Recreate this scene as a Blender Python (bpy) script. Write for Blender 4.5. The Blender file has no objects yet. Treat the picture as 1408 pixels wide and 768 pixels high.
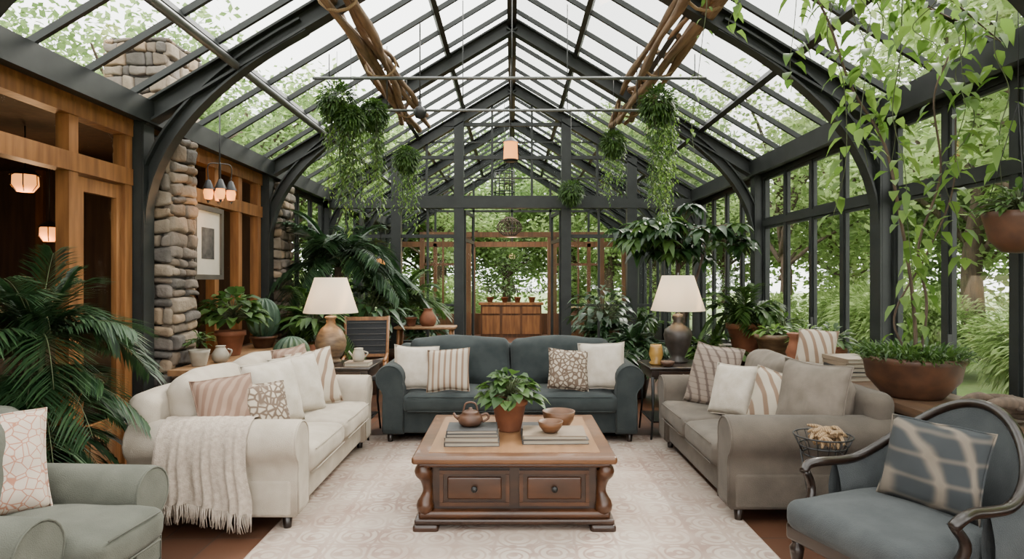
import bpy, math, random
from mathutils import Matrix, Vector, noise
random.seed(7)
R=random.uniform
pi=math.pi
# ------------------------------------------------------------------ materials
G=.76
def _mat(name):
    m=bpy.data.materials.new(name); m.use_nodes=True
    nt=m.node_tree; b=nt.nodes['Principled BSDF']
    return m,nt,b
def pm(name,c1,c2=None,rough=.6,metal=0,scale=5,detail=4,stretch=(1,1,1),kind='noise',bump=0,bscale=None,bdist=.01,spec=None,lo=.35,hi=.65,sheen=0,coat=0,g=None):
    m,nt,b=_mat(name); N=nt.nodes; Lk=nt.links
    g=G if g is None else g
    if c2 is None: c2=tuple(x*.8 for x in c1)
    c1=tuple(x*g for x in c1); c2=tuple(x*g for x in c2)
    tc=N.new('ShaderNodeTexCoord'); mp=N.new('ShaderNodeMapping'); mp.inputs['Scale'].default_value=stretch
    Lk.new(tc.outputs['Object'],mp.inputs['Vector'])
    if kind=='noise':
        t=N.new('ShaderNodeTexNoise'); t.inputs['Scale'].default_value=scale; t.inputs['Detail'].default_value=detail; out=t.outputs['Fac']
    elif kind=='wave':
        t=N.new('ShaderNodeTexWave'); t.inputs['Scale'].default_value=scale; t.inputs['Distortion'].default_value=detail; t.inputs['Detail'].default_value=2; out=t.outputs['Fac']
    elif kind in('stripe','plaid'):
        t=N.new('ShaderNodeTexWave'); t.inputs['Scale'].default_value=scale; t.inputs['Distortion'].default_value=.4; out=t.outputs['Fac']
    else:
        t=N.new('ShaderNodeTexVoronoi'); t.inputs['Scale'].default_value=scale; out=t.outputs['Distance']
        if kind=='vedge': t.feature='DISTANCE_TO_EDGE'
    Lk.new(mp.outputs[0],t.inputs['Vector'])
    if kind=='plaid':
        t3=N.new('ShaderNodeTexWave'); t3.bands_direction='Z'; t3.inputs['Scale'].default_value=scale; t3.inputs['Distortion'].default_value=.3
        Lk.new(mp.outputs[0],t3.inputs['Vector'])
        pw=[]
        for q,e in((out,5),(t3.outputs['Fac'],9)):
            p=N.new('ShaderNodeMath'); p.operation='POWER'; p.inputs[1].default_value=e; Lk.new(q,p.inputs[0]); pw.append(p)
        ad=N.new('ShaderNodeMath'); ad.operation='MULTIPLY_ADD'; ad.inputs[1].default_value=.45
        Lk.new(pw[1].outputs[0],ad.inputs[0]); Lk.new(pw[0].outputs[0],ad.inputs[2]); out=ad.outputs[0]
    r=N.new('ShaderNodeValToRGB'); r.color_ramp.elements[0].position=lo; r.color_ramp.elements[1].position=hi
    r.color_ramp.elements[0].color=(*c1,1); r.color_ramp.elements[1].color=(*c2,1)
    Lk.new(out,r.inputs['Fac']); Lk.new(r.outputs[0],b.inputs['Base Color'])
    b.inputs['Roughness'].default_value=rough; b.inputs['Metallic'].default_value=metal
    if spec is not None: b.inputs['Specular IOR Level'].default_value=spec
    if sheen: b.inputs['Sheen Weight'].default_value=sheen
    if coat: b.inputs['Coat Weight'].default_value=coat
    if bump:
        bn=N.new('ShaderNodeBump'); bn.inputs['Strength'].default_value=bump; bn.inputs['Distance'].default_value=bdist
        if bscale:
            t2=N.new('ShaderNodeTexNoise'); t2.inputs['Scale'].default_value=bscale; t2.inputs['Detail'].default_value=3
            Lk.new(tc.outputs['Object'],t2.inputs['Vector']); Lk.new(t2.outputs['Fac'],bn.inputs['Height'])
        else: Lk.new(out,bn.inputs['Height'])
        Lk.new(bn.outputs[0],b.inputs['Normal'])
    return m
def leafm(name,c1,c2,trans=.35,rough=.45,g=.85):
    m,nt,b=_mat(name); N=nt.nodes; Lk=nt.links
    c1=tuple(x*g for x in c1); c2=tuple(x*g for x in c2)
    gg=N.new('ShaderNodeNewGeometry'); r=N.new('ShaderNodeValToRGB')
    r.color_ramp.elements[0].color=(*c1,1); r.color_ramp.elements[1].color=(*c2,1)
    Lk.new(gg.outputs['Random Per Island'],r.inputs['Fac']); Lk.new(r.outputs[0],b.inputs['Base Color'])
    b.inputs['Roughness'].default_value=rough
    t=N.new('ShaderNodeBsdfTranslucent'); Lk.new(r.outputs[0],t.inputs['Color'])
    mx=N.new('ShaderNodeMixShader'); mx.inputs[0].default_value=trans
    Lk.new(b.outputs[0],mx.inputs[1]); Lk.new(t.outputs[0],mx.inputs[2])
    Lk.new(mx.outputs[0],N['Material Output'].inputs['Surface'])
    return m
def glassm(name,tint=(.95,.98,.97),refl=.4):
    m=bpy.data.materials.new(name); m.use_nodes=True; nt=m.node_tree; N=nt.nodes; N.clear(); Lk=nt.links
    o=N.new('ShaderNodeOutputMaterial'); t=N.new('ShaderNodeBsdfTransparent'); t.inputs[0].default_value=(*tint,1)
    g=N.new('ShaderNodeBsdfGlossy'); g.inputs['Roughness'].default_value=.03
    f=N.new('ShaderNodeFresnel'); f.inputs[0].default_value=1.45
    mu=N.new('ShaderNodeMath'); mu.operation='MULTIPLY'; mu.inputs[1].default_value=refl; Lk.new(f.outputs[0],mu.inputs[0])
    mx=N.new('ShaderNodeMixShader'); Lk.new(mu.outputs[0],mx.inputs[0]); Lk.new(t.outputs[0],mx.inputs[1]); Lk.new(g.outputs[0],mx.inputs[2])
    Lk.new(mx.outputs[0],o.inputs[0]); return m
def emis(name,c,s):
    m,nt,b=_mat(name); b.inputs['Base Color'].default_value=(*c,1)
    b.inputs['Emission Color'].default_value=(*c,1); b.inputs['Emission Strength'].default_value=s; return m

STEEL=pm('steel_greygreen',(.020,.023,.022),(.030,.034,.032),rough=.5,scale=6,spec=.35)
STEELL=pm('steel_pipe',(.20,.205,.20),(.14,.145,.14),rough=.4,metal=.5)
BLACK=pm('black_iron',(.010,.010,.010),(.016,.016,.016),rough=.5)
GLASS=glassm('roof_glass'); GLASSW=glassm('window_glass',refl=.10)
WOODF=pm('cedar_frame',(.37,.155,.045),(.20,.078,.022),rough=.5,scale=3,stretch=(6,6,.6),kind='noise')
WOODP=pm('portal_timber',(.19,.075,.024),(.10,.04,.012),rough=.5,scale=3,stretch=(6,6,.6))
WOODL=pm('light_timber',(.40,.22,.10),(.26,.13,.055),rough=.6,scale=3,stretch=(6,.7,6))
WOODB=pm('bench_timber',(.15,.08,.04),(.08,.042,.022),rough=.6,scale=3,stretch=(6,.7,6))
WOODT=pm('table_mahogany',(.045,.016,.006),(.020,.007,.003),rough=.33,scale=4,stretch=(.6,3,3),coat=.2)
WOODTOP=pm('table_top_oak',(.36,.19,.09),(.26,.13,.058),rough=.35,scale=3,stretch=(6,.5,6),coat=.3)
WOODTOPE=pm('table_drawer_wood',(.085,.029,.009),(.044,.015,.005),rough=.33,scale=3,stretch=(1,4,4),coat=.15)
WOODEDGE=pm('table_top_edge',(.17,.07,.024),(.10,.038,.013),rough=.33,scale=3,stretch=(1,4,4),coat=.25)
WOODD=pm('dark_walnut',(.020,.009,.005),(.010,.005,.003),rough=.32,scale=4,stretch=(1,4,4),coat=.25)
LOG=pm('old_log',(.36,.23,.135),(.18,.11,.062),rough=.8,scale=6,stretch=(4,.5,4),bump=.6,bdist=.02)
def linen(n,a,b,s=.06): return pm(n,a,b,rough=.95,scale=7,bump=.5,bscale=210,bdist=.005,sheen=s,detail=6,spec=.2)
CREAM=linen('cream_linen',(.55,.475,.385),(.45,.385,.305)); TAUPE=linen('taupe_linen',(.145,.120,.096),(.108,.09,.073))
BLUE=linen('slate_blue_linen',(.048,.058,.058),(.032,.040,.041)); SAGE=linen('sage_linen',(.125,.128,.103),(.095,.098,.079))
GREYB=linen('chair_bluegrey',(.078,.086,.088),(.055,.062,.065))
PWHITE=pm('pillow_white',(.64,.57,.48),(.54,.47,.38),rough=.95,scale=12,bump=.5,bscale=160,bdist=.005)
PSTRIPE=pm('pillow_stripe',(.56,.48,.38),(.28,.18,.12),rough=.95,scale=5.5,kind='stripe',lo=.62,hi=.8,stretch=(1,1,.1))
PPINK=pm('pillow_rose',(.22,.13,.09),(.31,.205,.15),rough=.95,scale=8,kind='stripe',stretch=(1,1,.2))
PMUTE=pm('pillow_mauve_plaid',(.30,.235,.19),(.12,.085,.07),rough=.95,scale=6.5,kind='plaid',lo=.1,hi=.8)
PPATT=pm('pillow_pattern',(.15,.10,.07),(.54,.46,.36),rough=.95,scale=22,kind='vedge',lo=.08,hi=.2)
PPATT2=pm('pillow_coral_pattern',(.44,.19,.12),(.60,.49,.40),rough=.95,scale=22,kind='vedge',lo=.02,hi=.06)
PPLAID=pm('pillow_plaid',(.038,.044,.048),(.20,.165,.13),rough=.95,scale=3.0,kind='plaid',lo=.05,hi=.9)
TAUPEP=pm('pillow_taupe',(.225,.185,.15),(.17,.14,.11),rough=.95,scale=10,bump=.4,bscale=200,bdist=.004)
THROW=pm('throw_wool',(.58,.48,.39),(.44,.36,.29),rough=1,scale=40,bump=.6,bscale=120,bdist=.006)
TERRA=pm('terracotta',(.30,.105,.046),(.20,.068,.03),rough=.75,scale=7,bump=.2)
CLAY=pm('clay_brown',(.13,.055,.026),(.07,.03,.016),rough=.5,scale=9)
CERAM=pm('lamp_ceramic',(.27,.17,.09),(.11,.065,.036),rough=.45,scale=8,stretch=(1,1,3))
BRONZE=pm('lamp_bronze',(.055,.043,.036),(.025,.020,.017),rough=.4,scale=9)
MUST=pm('mustard_glaze',(.46,.26,.06),(.27,.14,.03),rough=.35)
WPOT=pm('white_pot',(.5,.45,.36),(.38,.33,.26),rough=.6,scale=8)
SOIL=pm('soil',(.03,.02,.013),(.05,.03,.02),rough=1,scale=30)
MORTAR=pm('mortar',(.10,.09,.08),(.07,.06,.055),rough=1,scale=20)
BOOKA=pm('book_grey',(.04,.04,.04),(.075,.07,.068),rough=.6); BOOKB=pm('book_tan',(.3,.22,.15),(.22,.16,.11),rough=.6)
PAPER=pm('book_pages',(.5,.44,.34),(.36,.31,.24),rough=.9,scale=40,stretch=(.1,.1,6))
WOODBOWL=pm('bowl_wood',(.20,.085,.032),(.11,.046,.018),rough=.5,scale=8,stretch=(1,1,3))
RATTAN=pm('rattan',(.42,.28,.15),(.22,.13,.06),rough=.8,scale=30,kind='wave',detail=2)
WEAVE=pm('dark_weave',(.02,.022,.026),(.05,.05,.055),rough=.8,scale=30,kind='vedge')
INT=pm('interior_panelling',(.075,.038,.018),(.04,.02,.011),rough=.7,scale=3,stretch=(5,5,.5))
INTF=pm('interior_floor',(.12,.055,.025),(.07,.033,.015),rough=.4,scale=3,stretch=(5,.5,1))
ART=pm('art_print',(.02,.019,.018),(.16,.145,.13),rough=.8,scale=6); MATB=pm('mat_board',(.70,.65,.56),(.65,.6,.5),rough=.9)
FRAMEG=pm('grey_frame',(.12,.105,.088),(.08,.07,.058),rough=.5)
AMBER=emis('amber_glass',(1,.36,.08),1.9); WARM=emis('warm_bulb',(1,.55,.22),5)
L_DK=leafm('leaf_dark',(.012,.038,.012),(.040,.095,.026),.28,.38)
L_MD=leafm('leaf_mid',(.03,.08,.016),(.10,.19,.035),.38,.5)
L_LT=leafm('leaf_light',(.09,.19,.03),(.22,.36,.07),.5)
L_PALM=leafm('leaf_palm',(.014,.042,.016),(.048,.105,.036),.28,.42)
L_OUT=leafm('leaf_outdoor',(.17,.27,.07),(.48,.60,.26),.68,.6,1)
L_OUT2=leafm('leaf_outdoor_deep',(.11,.19,.055),(.32,.45,.17),.65,.6,1)
STEM=pm('plant_stem',(.09,.12,.04),(.06,.07,.03),rough=.7); BARK=pm('bark',(.16,.11,.075),(.08,.055,.04),rough=.95,scale=8,stretch=(3,3,.5),bump=.5)
GRASS=pm('lawn',(.16,.26,.07),(.30,.38,.14),rough=1,scale=1.5,detail=8)
PATH=pm('gravel_path',(.45,.42,.37),(.55,.52,.46),rough=1,scale=12)
CACT=pm('cactus_skin',(.02,.06,.03),(.06,.12,.065),rough=.6,scale=8)
def shadem():
    m,nt,b=_mat('lamp_shade_linen'); N=nt.nodes
    b.inputs['Base Color'].default_value=(.78,.71,.60,1); b.inputs['Roughness'].default_value=.9
    n=N.new('ShaderNodeTexNoise'); n.inputs['Scale'].default_value=180; bp=N.new('ShaderNodeBump'); bp.inputs['Strength'].default_value=.15
    nt.links.new(n.outputs['Fac'],bp.inputs['Height']); nt.links.new(bp.outputs[0],b.inputs['Normal'])
    t=N.new('ShaderNodeBsdfTranslucent'); t.inputs[0].default_value=(.9,.81,.67,1); mx=N.new('ShaderNodeMixShader'); mx.inputs[0].default_value=.5
    nt.links.new(b.outputs[0],mx.inputs[1]); nt.links.new(t.outputs[0],mx.inputs[2]); nt.links.new(mx.outputs[0],N['Material Output'].inputs['Surface'])
    return m
SHADE=shadem()
def tilem():
    m,nt,b=_mat('terracotta_tiles'); N=nt.nodes; Lk=nt.links
    tc=N.new('ShaderNodeTexCoord'); br=N.new('ShaderNodeTexBrick'); br.offset=0
    br.inputs['Scale'].default_value=1; br.inputs['Brick Width'].default_value=.3; br.inputs['Row Height'].default_value=.3; br.inputs['Mortar Size'].default_value=.007
    br.inputs['Color1'].default_value=(.115,.049,.026,1); br.inputs['Color2'].default_value=(.072,.032,.018,1); br.inputs['Mortar'].default_value=(.05,.034,.026,1)
    Lk.new(tc.outputs['Object'],br.inputs['Vector'])
    Lk.new(br.outputs['Color'],b.inputs['Base Color']); b.inputs['Roughness'].default_value=.4
    bp=N.new('ShaderNodeBump'); bp.inputs['Strength'].default_value=.4; bp.inputs['Distance'].default_value=.004; bp.invert=True
    Lk.new(br.outputs['Fac'],bp.inputs['Height']); Lk.new(bp.outputs[0],b.inputs['Normal']); return m
TILE=tilem()
def rugm():
    m,nt,b=_mat('faded_rug'); N=nt.nodes; Lk=nt.links
    tc=N.new('ShaderNodeTexCoord')
    ds=N.new('ShaderNodeTexNoise'); ds.inputs['Scale'].default_value=3
    v=N.new('ShaderNodeTexVoronoi'); v.feature='DISTANCE_TO_EDGE'; v.inputs['Scale'].default_value=4.2; v.inputs['Randomness'].default_value=.25
    v2=N.new('ShaderNodeTexVoronoi'); v2.feature='F1'; v2.inputs['Scale'].default_value=9; v2.inputs['Randomness'].default_value=.15
    v3=N.new('ShaderNodeTexVoronoi'); v3.feature='F1'; v3.inputs['Scale'].default_value=4.2; v3.inputs['Randomness'].default_value=.25
    n=N.new('ShaderNodeTexNoise'); n.inputs['Scale'].default_value=2.2; n.inputs['Detail'].default_value=8
    for t in (v,v2,v3,n,ds): Lk.new(tc.outputs['Object'],t.inputs['Vector'])
    def ramp(src,a,bb,ca,cb):
        r=N.new('ShaderNodeValToRGB'); r.color_ramp.elements[0].position=a; r.color_ramp.elements[1].position=bb
        r.color_ramp.elements[0].color=ca; r.color_ramp.elements[1].color=cb; Lk.new(src,r.inputs[0]); return r.outputs[0]
    base=ramp(n.outputs['Fac'],.35,.65,(.39,.305,.25,1),(.49,.415,.35,1))
    m1=ramp(v.outputs['Distance'],.02,.06,(1,1,1,1),(0,0,0,1)); m2=ramp(v2.outputs['Distance'],.22,.32,(1,1,1,1),(0,0,0,1))
    sn=N.new('ShaderNodeMath'); sn.operation='PINGPONG'; sn.inputs[1].default_value=.09; Lk.new(v3.outputs['Distance'],sn.inputs[0])
    m3=ramp(sn.outputs[0],.02,.035,(1,1,1,1),(0,0,0,1))
    fade=ramp(ds.outputs['Fac'],.35,.65,(.15,.15,.15,1),(.75,.75,.75,1))
    sp=N.new('ShaderNodeSeparateXYZ'); Lk.new(tc.outputs['Object'],sp.inputs[0])
    ab=N.new('ShaderNodeMath'); ab.operation='ABSOLUTE'; Lk.new(sp.outputs[0],ab.inputs[0])
    bw=N.new('ShaderNodeMath'); bw.operation='PINGPONG'; bw.inputs[1].default_value=.10; Lk.new(ab.outputs[0],bw.inputs[0])
    gt=N.new('ShaderNodeMath'); gt.operation='GREATER_THAN'; gt.inputs[1].default_value=.088; Lk.new(bw.outputs[0],gt.inputs[0])
    g2=N.new('ShaderNodeMath'); g2.operation='GREATER_THAN'; g2.inputs[1].default_value=1.0; Lk.new(ab.outputs[0],g2.inputs[0])
    bl=N.new('ShaderNodeMath'); bl.operation='MULTIPLY'; Lk.new(gt.outputs[0],bl.inputs[0]); Lk.new(g2.outputs[0],bl.inputs[1])
    o=m1
    for q in (m2,m3,bl.outputs[0]):
        mm=N.new('ShaderNodeMath'); mm.operation='MAXIMUM'; Lk.new(o,mm.inputs[0]); Lk.new(q,mm.inputs[1]); o=mm.outputs[0]
    mu=N.new('ShaderNodeMath'); mu.operation='MULTIPLY'; Lk.new(o,mu.inputs[0]); Lk.new(fade,mu.inputs[1])
    mx=N.new('ShaderNodeMix'); mx.data_type='RGBA'; Lk.new(mu.outputs[0],mx.inputs[0]); Lk.new(base,mx.inputs[6]); mx.inputs[7].default_value=(.26,.165,.135,1)
    Lk.new(mx.outputs[2],b.inputs['Base Color']); b.inputs['Roughness'].default_value=1; b.inputs['Specular IOR Level'].default_value=.1
    return m
RUG=rugm()

# ------------------------------------------------------------------ builder
I4=Matrix.Identity(4)
def TR(x,y,z,rz=0,s=1): return Matrix.Translation((x,y,z))@Matrix.Rotation(rz,4,'Z')@Matrix.Scale(s,4)
class B:
    def __init__(s,T=None): s.v=[];s.f=[];s.mi=[];s.sm=[];s.mats=[];s.T=T or I4
    def add(s,vs,fs,mat,smooth=True,X=None):
        o=len(s.v); T=s.T@X if X is not None else s.T
        s.v.extend([T@Vector(p) for p in vs])
        if mat not in s.mats: s.mats.append(mat)
        k=s.mats.index(mat)
        for f in fs: s.f.append([i+o for i in f]); s.mi.append(k); s.sm.append(smooth)
    def box(s,c,d,mat,X=None):
        x,y,z=c; a,b,e=d[0]/2,d[1]/2,d[2]/2
        vs=[(x+i*a,y+j*b,z+k*e) for i in(-1,1) for j in(-1,1) for k in(-1,1)]
        s.add(vs,[(0,1,3,2),(4,6,7,5),(0,4,5,1),(2,3,7,6),(0,2,6,4),(1,5,7,3)],mat,False,X)
    def bb(s,a,b,mat):
        s.box([(a[i]+b[i])/2 for i in range(3)],[abs(b[i]-a[i]) for i in range(3)],mat)
    def rbox(s,c,d,r,mat,k=2,m=1,puff=(0,0,0),rot=None,X=None,wob=0,wf=6):
        h=[q/2 for q in d]; r=min(r,min(h)*.98)
        ax=[]
        for q in h:
            cor=[(q-r)+r*math.tan(pi/4*i/k) for i in range(k+1)]
            mm=max(1,min(m,int(q*2/.05))) if m else 0
            mid=[-(q-r)+2*(q-r)*i/(mm+1) for i in range(1,mm+1)]
            ax.append([-x for x in reversed(cor)]+mid+cor)
        vs=[];dic={};fs=[]
        def gv(p):
            qv=[max(-(h[i]-r),min(h[i]-r,p[i])) for i in range(3)]
            dv=Vector([p[i]-qv[i] for i in range(3)]); dv=dv.normalized()*r if dv.length>1e-9 else dv
            o=[qv[i]+dv[i] for i in range(3)]
            key=(round(o[0],5),round(o[1],5),round(o[2],5))
            if key in dic: return dic[key]
            oo=list(o)
            for i in range(3):
                if puff[i]:
                    j,l=(i+1)%3,(i+2)%3
                    oo[i]+=puff[i]*(o[i]/h[i])*(1-(o[j]/h[j])**2)*(1-(o[l]/h[l])**2)
            if wob:
                nv=noise.noise_vector(Vector(c)*3+Vector(o)*wf); oo=[oo[i]+wob*nv[i] for i in range(3)]
            dic[key]=len(vs); vs.append(oo); return dic[key]
        for a in range(3):
            b_,c_=(a+1)%3,(a+2)%3
            for sg in(-1,1):
                for i in range(len(ax[b_])-1):
                    for j in range(len(ax[c_])-1):
                        q=[]
                        for (ii,jj) in((i,j),(i+1,j),(i+1,j+1),(i,j+1)):
                            p=[0,0,0];p[a]=sg*h[a];p[b_]=ax[b_][ii];p[c_]=ax[c_][jj];q.append(gv(p))
                        if len(set(q))<3: continue
                        if sg<0:q.reverse()
                        fs.append(q)
        XX=Matrix.Translation(c)@(rot or I4)
        s.add(vs,fs,mat,True,(X@XX) if X is not None else XX)
    def lathe(s,prof,c,mat,seg=24,sx=1,sy=1,X=None):
        vs=[];fs=[];n=len(prof)
        for (r,z) in prof:
            for i in range(seg):
                a=2*pi*i/seg; vs.append((c[0]+r*sx*math.cos(a),c[1]+r*sy*math.sin(a),c[2]+z))
        for j in range(n-1):
            for i in range(seg):
                i2=(i+1)%seg; fs.append((j*seg+i,j*seg+i2,(j+1)*seg+i2,(j+1)*seg+i))
        s.add(vs,fs,mat,True,X)
    def cyl(s,c,r,h,mat,seg=16,r2=None):
        r2=r if r2 is None else r2
        s.lathe([(0,0),(r,0),(r,0),(r2,h),(r2,h),(0,h)],c,mat,seg)
    def tube(s,pts,rad,mat,seg=6,X=None):
        pts=[Vector(p) for p in pts]; n=len(pts)
        if not hasattr(rad,'__len__'): rad=[rad]*n
        t0=(pts[1]-pts[0]).normalized(); up=Vector((0,0,1)) if abs(t0.z)<.9 else Vector((1,0,0))
        u=t0.cross(up).normalized(); vs=[];fs=[]
        for i,p in enumerate(pts):
            t=(pts[min(i+1,n-1)]-pts[max(i-1,0)])
            t=t.normalized() if t.length>1e-9 else t0
            u=(u-t*u.dot(t)); u=u.normalized() if u.length>1e-6 else t.orthogonal().normalized(); w=t.cross(u)
            for k in range(seg):
                a=2*pi*k/seg; vs.append(p+(u*math.cos(a)+w*math.sin(a))*rad[i])
        for i in range(n-1):
            for k in range(seg):
                k2=(k+1)%seg; fs.append((i*seg+k,i*seg+k2,(i+1)*seg+k2,(i+1)*seg+k))
        fs.append(tuple(reversed(range(seg)))); fs.append(tuple((n-1)*seg+k for k in range(seg)))
        s.add(vs,fs,mat,True,X)
    def prism(s,prof,y0,y1,mat,mir=1,ox=0,ins=.02):
        cx=sum(p[0] for p in prof)/len(prof); cz=sum(p[1] for p in prof)/len(prof)
        n=len(prof); vs=[];fs=[]
        secs=[(y0+.0,.90),(y0+.006,.96),(y0+ins,1),(y1-ins,1),(y1-.006,.96),(y1,.9)]
        for y,k in secs:
            for (a,b) in prof: vs.append((ox+mir*(cx+(a-cx)*k),y,cz+(b-cz)*k))
        for j in range(len(secs)-1):
            for i in range(n):
                i2=(i+1)%n; q=(j*n+i,j*n+i2,(j+1)*n+i2,(j+1)*n+i); fs.append(q if mir>0 else q[::-1])
        s.add(vs,fs,mat,True)
        s.add(vs[:n],[tuple(range(n))],mat,False); s.add(vs[-n:],[tuple(range(n))],mat,False)
    def pillow(s,c,w,h,t,yaw,lean,mat,roll=0):
        n=14; vs=[];fs=[];idx={}
        for sd in(-1,1):
            for i in range(n+1):
                for j in range(n+1):
                    u=-1+2*i/n;v=-1+2*j/n
                    edge=i in(0,n) or j in(0,n)
                    if edge and (i,j) in idx: idx[(sd,i,j)]=idx[(i,j)];continue
                    x=w/2*u*(1-.07*(1-v*v)); z=h/2*v*(1-.07*(1-u*u))
                    d=t/2*((1-u**2)**.5*(1-v**2)**.5)**.75 if not edge else 0
                    z+=.015*noise.noise(Vector((x*6+c[0],z*6,c[1])))
                    d*=1+.22*noise.noise(Vector((x*9,z*9,c[0]*3+sd)))
                    if v>.2: d*=1-.25*math.exp(-(u/.25)**2)*(v-.2)
                    k=len(vs); vs.append((x,sd*d,z)); idx[(sd,i,j)]=k
                    if edge: idx[(i,j)]=k
        for sd in(-1,1):
            for i in range(n):
                for j in range(n):
                    q=[idx[(sd,i,j)],idx[(sd,i+1,j)],idx[(sd,i+1,j+1)],idx[(sd,i,j+1)]]
                    fs.append(q if sd<0 else q[::-1])
        X=Matrix.Translation(c)@Matrix.Rotation(yaw,4,'Z')@Matrix.Rotation(-lean,4,'X')@Matrix.Rotation(roll,4,'Y')
        s.add(vs,fs,mat,True,X)
        loop=[vs[idx[(-1,i,0)]] for i in range(n+1)]+[vs[idx[(-1,n,j)]] for j in range(1,n+1)]+[vs[idx[(-1,i,n)]] for i in range(n-1,-1,-1)]+[vs[idx[(-1,0,j)]] for j in range(n-1,-1,-1)]
        s.tube(loop,.005,mat,5,X)
    def leaf(s,p,d,L,W,mat,droop=.3,seg=3,up=None,fold=.15,rnd=.8):
        p=Vector(p); d=Vector(d).normalized(); up=Vector(up) if up is not None else Vector((R(-.3,.3),R(-.3,.3),1))
        side=d.cross(up)
        side=side.normalized() if side.length>1e-4 else Vector((1,0,0)); nn=side.cross(d)
        vs=[];fs=[]
        for i in range(seg+1):
            t=i/seg; w=W/2*math.sin(pi*min(1,max(0,t**rnd)))
            if i==0: w=W*.04
            if i==seg: w=0
            c=p+d*(L*t*(1-.25*droop*t))+Vector((0,0,-1))*(L*droop*t*t)
            if w==0: vs.append(c); continue
            vs+= [c+side*w+nn*(w*fold*2),c,c-side*w+nn*(w*fold*2)]
        for i in range(seg-1):
            a=3*i; fs+=[(a,a+1,a+4,a+3),(a+1,a+2,a+5,a+4)]
        a=3*(seg-1); e=3*seg; fs+=[(a,a+1,e),(a+1,a+2,e)]
        s.add(vs,fs,mat,True)
    def build(s,name,parent=None):
        if not s.v: return None
        xs=[p.x for p in s.v];ys=[p.y for p in s.v];zs=[p.z for p in s.v]
        o=Vector(((min(xs)+max(xs))/2,(min(ys)+max(ys))/2,min(zs)))
        me=bpy.data.meshes.new(name); me.from_pydata([p-o for p in s.v],[],s.f)
        for m in s.mats: me.materials.append(m)
        me.polygons.foreach_set('material_index',s.mi); me.polygons.foreach_set('use_smooth',s.sm); me.update()
        ob=bpy.data.objects.new(name,me); ob.location=o; bpy.context.collection.objects.link(ob)
        return ob
def cat(pts,n=6):
    P=[Vector(p) for p in pts]; P=[P[0]*2-P[1]]+P+[P[-1]*2-P[-2]]; out=[]
    for i in range(1,len(P)-2):
        for k in range(n):
            t=k/n; a,b,c,d=P[i-1],P[i],P[i+1],P[i+2]
            out.append(.5*((2*b)+(c-a)*t+(2*a-5*b+4*c-d)*t*t+(3*b-a-3*c+d)*t**3))
    out.append(P[-2]); return out

# ------------------------------------------------------------------ room shell
XW=3.3; ZE=3.07; ZR=5.05; Y0=-2.0; YP=11.0; YE=18.0
def zr(x): return ZR-(ZR-ZE)*abs(x)/XW
SL=math.atan2(ZR-ZE,XW); RL=math.hypot(ZR-ZE,XW)
m=B(); m.bb((-XW,Y0,-.1),(XW,YE,0),TILE); m.build('floor')
m=B(); m.bb((-60,-30,-.25),(60,80,-.12),GRASS); m.build('ground')
m=B(); m.bb((4.3,-6,-.12),(6.0,26,-.1),PATH); m.build('garden_path')
m=B(); m.rbox((0,3.75,.008),(3.0,5.0,.016),.007,RUG,k=1,m=0); m.build('area_rug')
m=B()
for sg in(-1,1):
    m.add([(sg*(XW+.1),Y0,ZE-.0),(sg*(XW+.1),YE,ZE),(0,YE,ZR+.06),(0,Y0,ZR+.06)],[(0,1,2,3)],GLASS,False)
m.build('ceiling')
FR=[-1.9,.9,3.35,5.5,8.3,YP,13.4,15.8,18.0]
def frame(yy):
    m=B()
    for sg in(-1,1):
        m.bb((sg*XW-.09,yy-.08,0),(sg*XW+.09,yy-.062,ZE),STEEL); m.bb((sg*XW-.09,yy+.062,0),(sg*XW+.09,yy+.08,ZE),STEEL)
        m.bb((sg*XW-.012,yy-.07,0),(sg*XW+.012,yy+.07,ZE),STEEL)
        m.bb((sg*(XW-.1)-.008,yy-.079,0),(sg*(XW-.1)+.008,yy+.079,ZE-.1),STEEL)
        X=Matrix.Translation((sg*XW/2,yy,(ZE+ZR)/2-.10))@Matrix.Rotation(sg*SL,4,'Y')
        m.box((0,0,.07),(RL+.05,.14,.02),STEEL,X); m.box((0,0,-.09),(RL+.05,.14,.02),STEEL,X); m.box((0,0,-.01),(RL+.05,.02,.16),STEEL,X)
        P0=Vector((XW-.1,0,2.05));P1=Vector((XW-.12,0,3.0));P2=Vector((1.8,0,zr(1.8)-.22))
        n=14; inn=[];out=[]
        for i in range(n+1):
            t=i/n; p=P0*(1-t)**2+P1*2*t*(1-t)+P2*t*t; inn.append(p)
        for i in range(n+1):
            a=inn[min(i+1,n)]-inn[max(i-1,0)]; a.normalize(); nr=Vector((a.z,0,-a.x)); out.append(inn[i]+nr*.11)
        for pa in(inn,out):
            vs=[];fs=[]
            for i in range(n+1):
                for dy in(-.06,.06):
                    for dz in(-.009,.009):
                        p=pa[i]; a=inn[min(i+1,n)]-inn[max(i-1,0)]; a.normalize(); nr=Vector((a.z,0,-a.x)); q=p+nr*dz
                        vs.append((sg*q.x,yy+dy,q.z))
            for i in range(n):
                o=4*i; fs+=[(o,o+2,o+6,o+4),(o+1,o+5,o+7,o+3),(o,o+4,o+5,o+1),(o+2,o+3,o+7,o+6)]
            m.add(vs,fs,STEEL,False)
        vs=[];fs=[]
        for i in range(n+1):
            for pa in(inn,out):
                for dy in(-.008,.008): vs.append((sg*pa[i].x,yy+dy,pa[i].z))
        for i in range(n):
            o=4*i; fs+=[(o,o+2,o+6,o+4),(o+1,o+5,o+7,o+3)]
        m.add(vs,fs,STEEL,False)
    m.build('roof_truss')
for y in FR: frame(y)
m=B()
m.bb((-.06,Y0,ZR-.12),(.06,YE,ZR+.06),STEEL)
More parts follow.
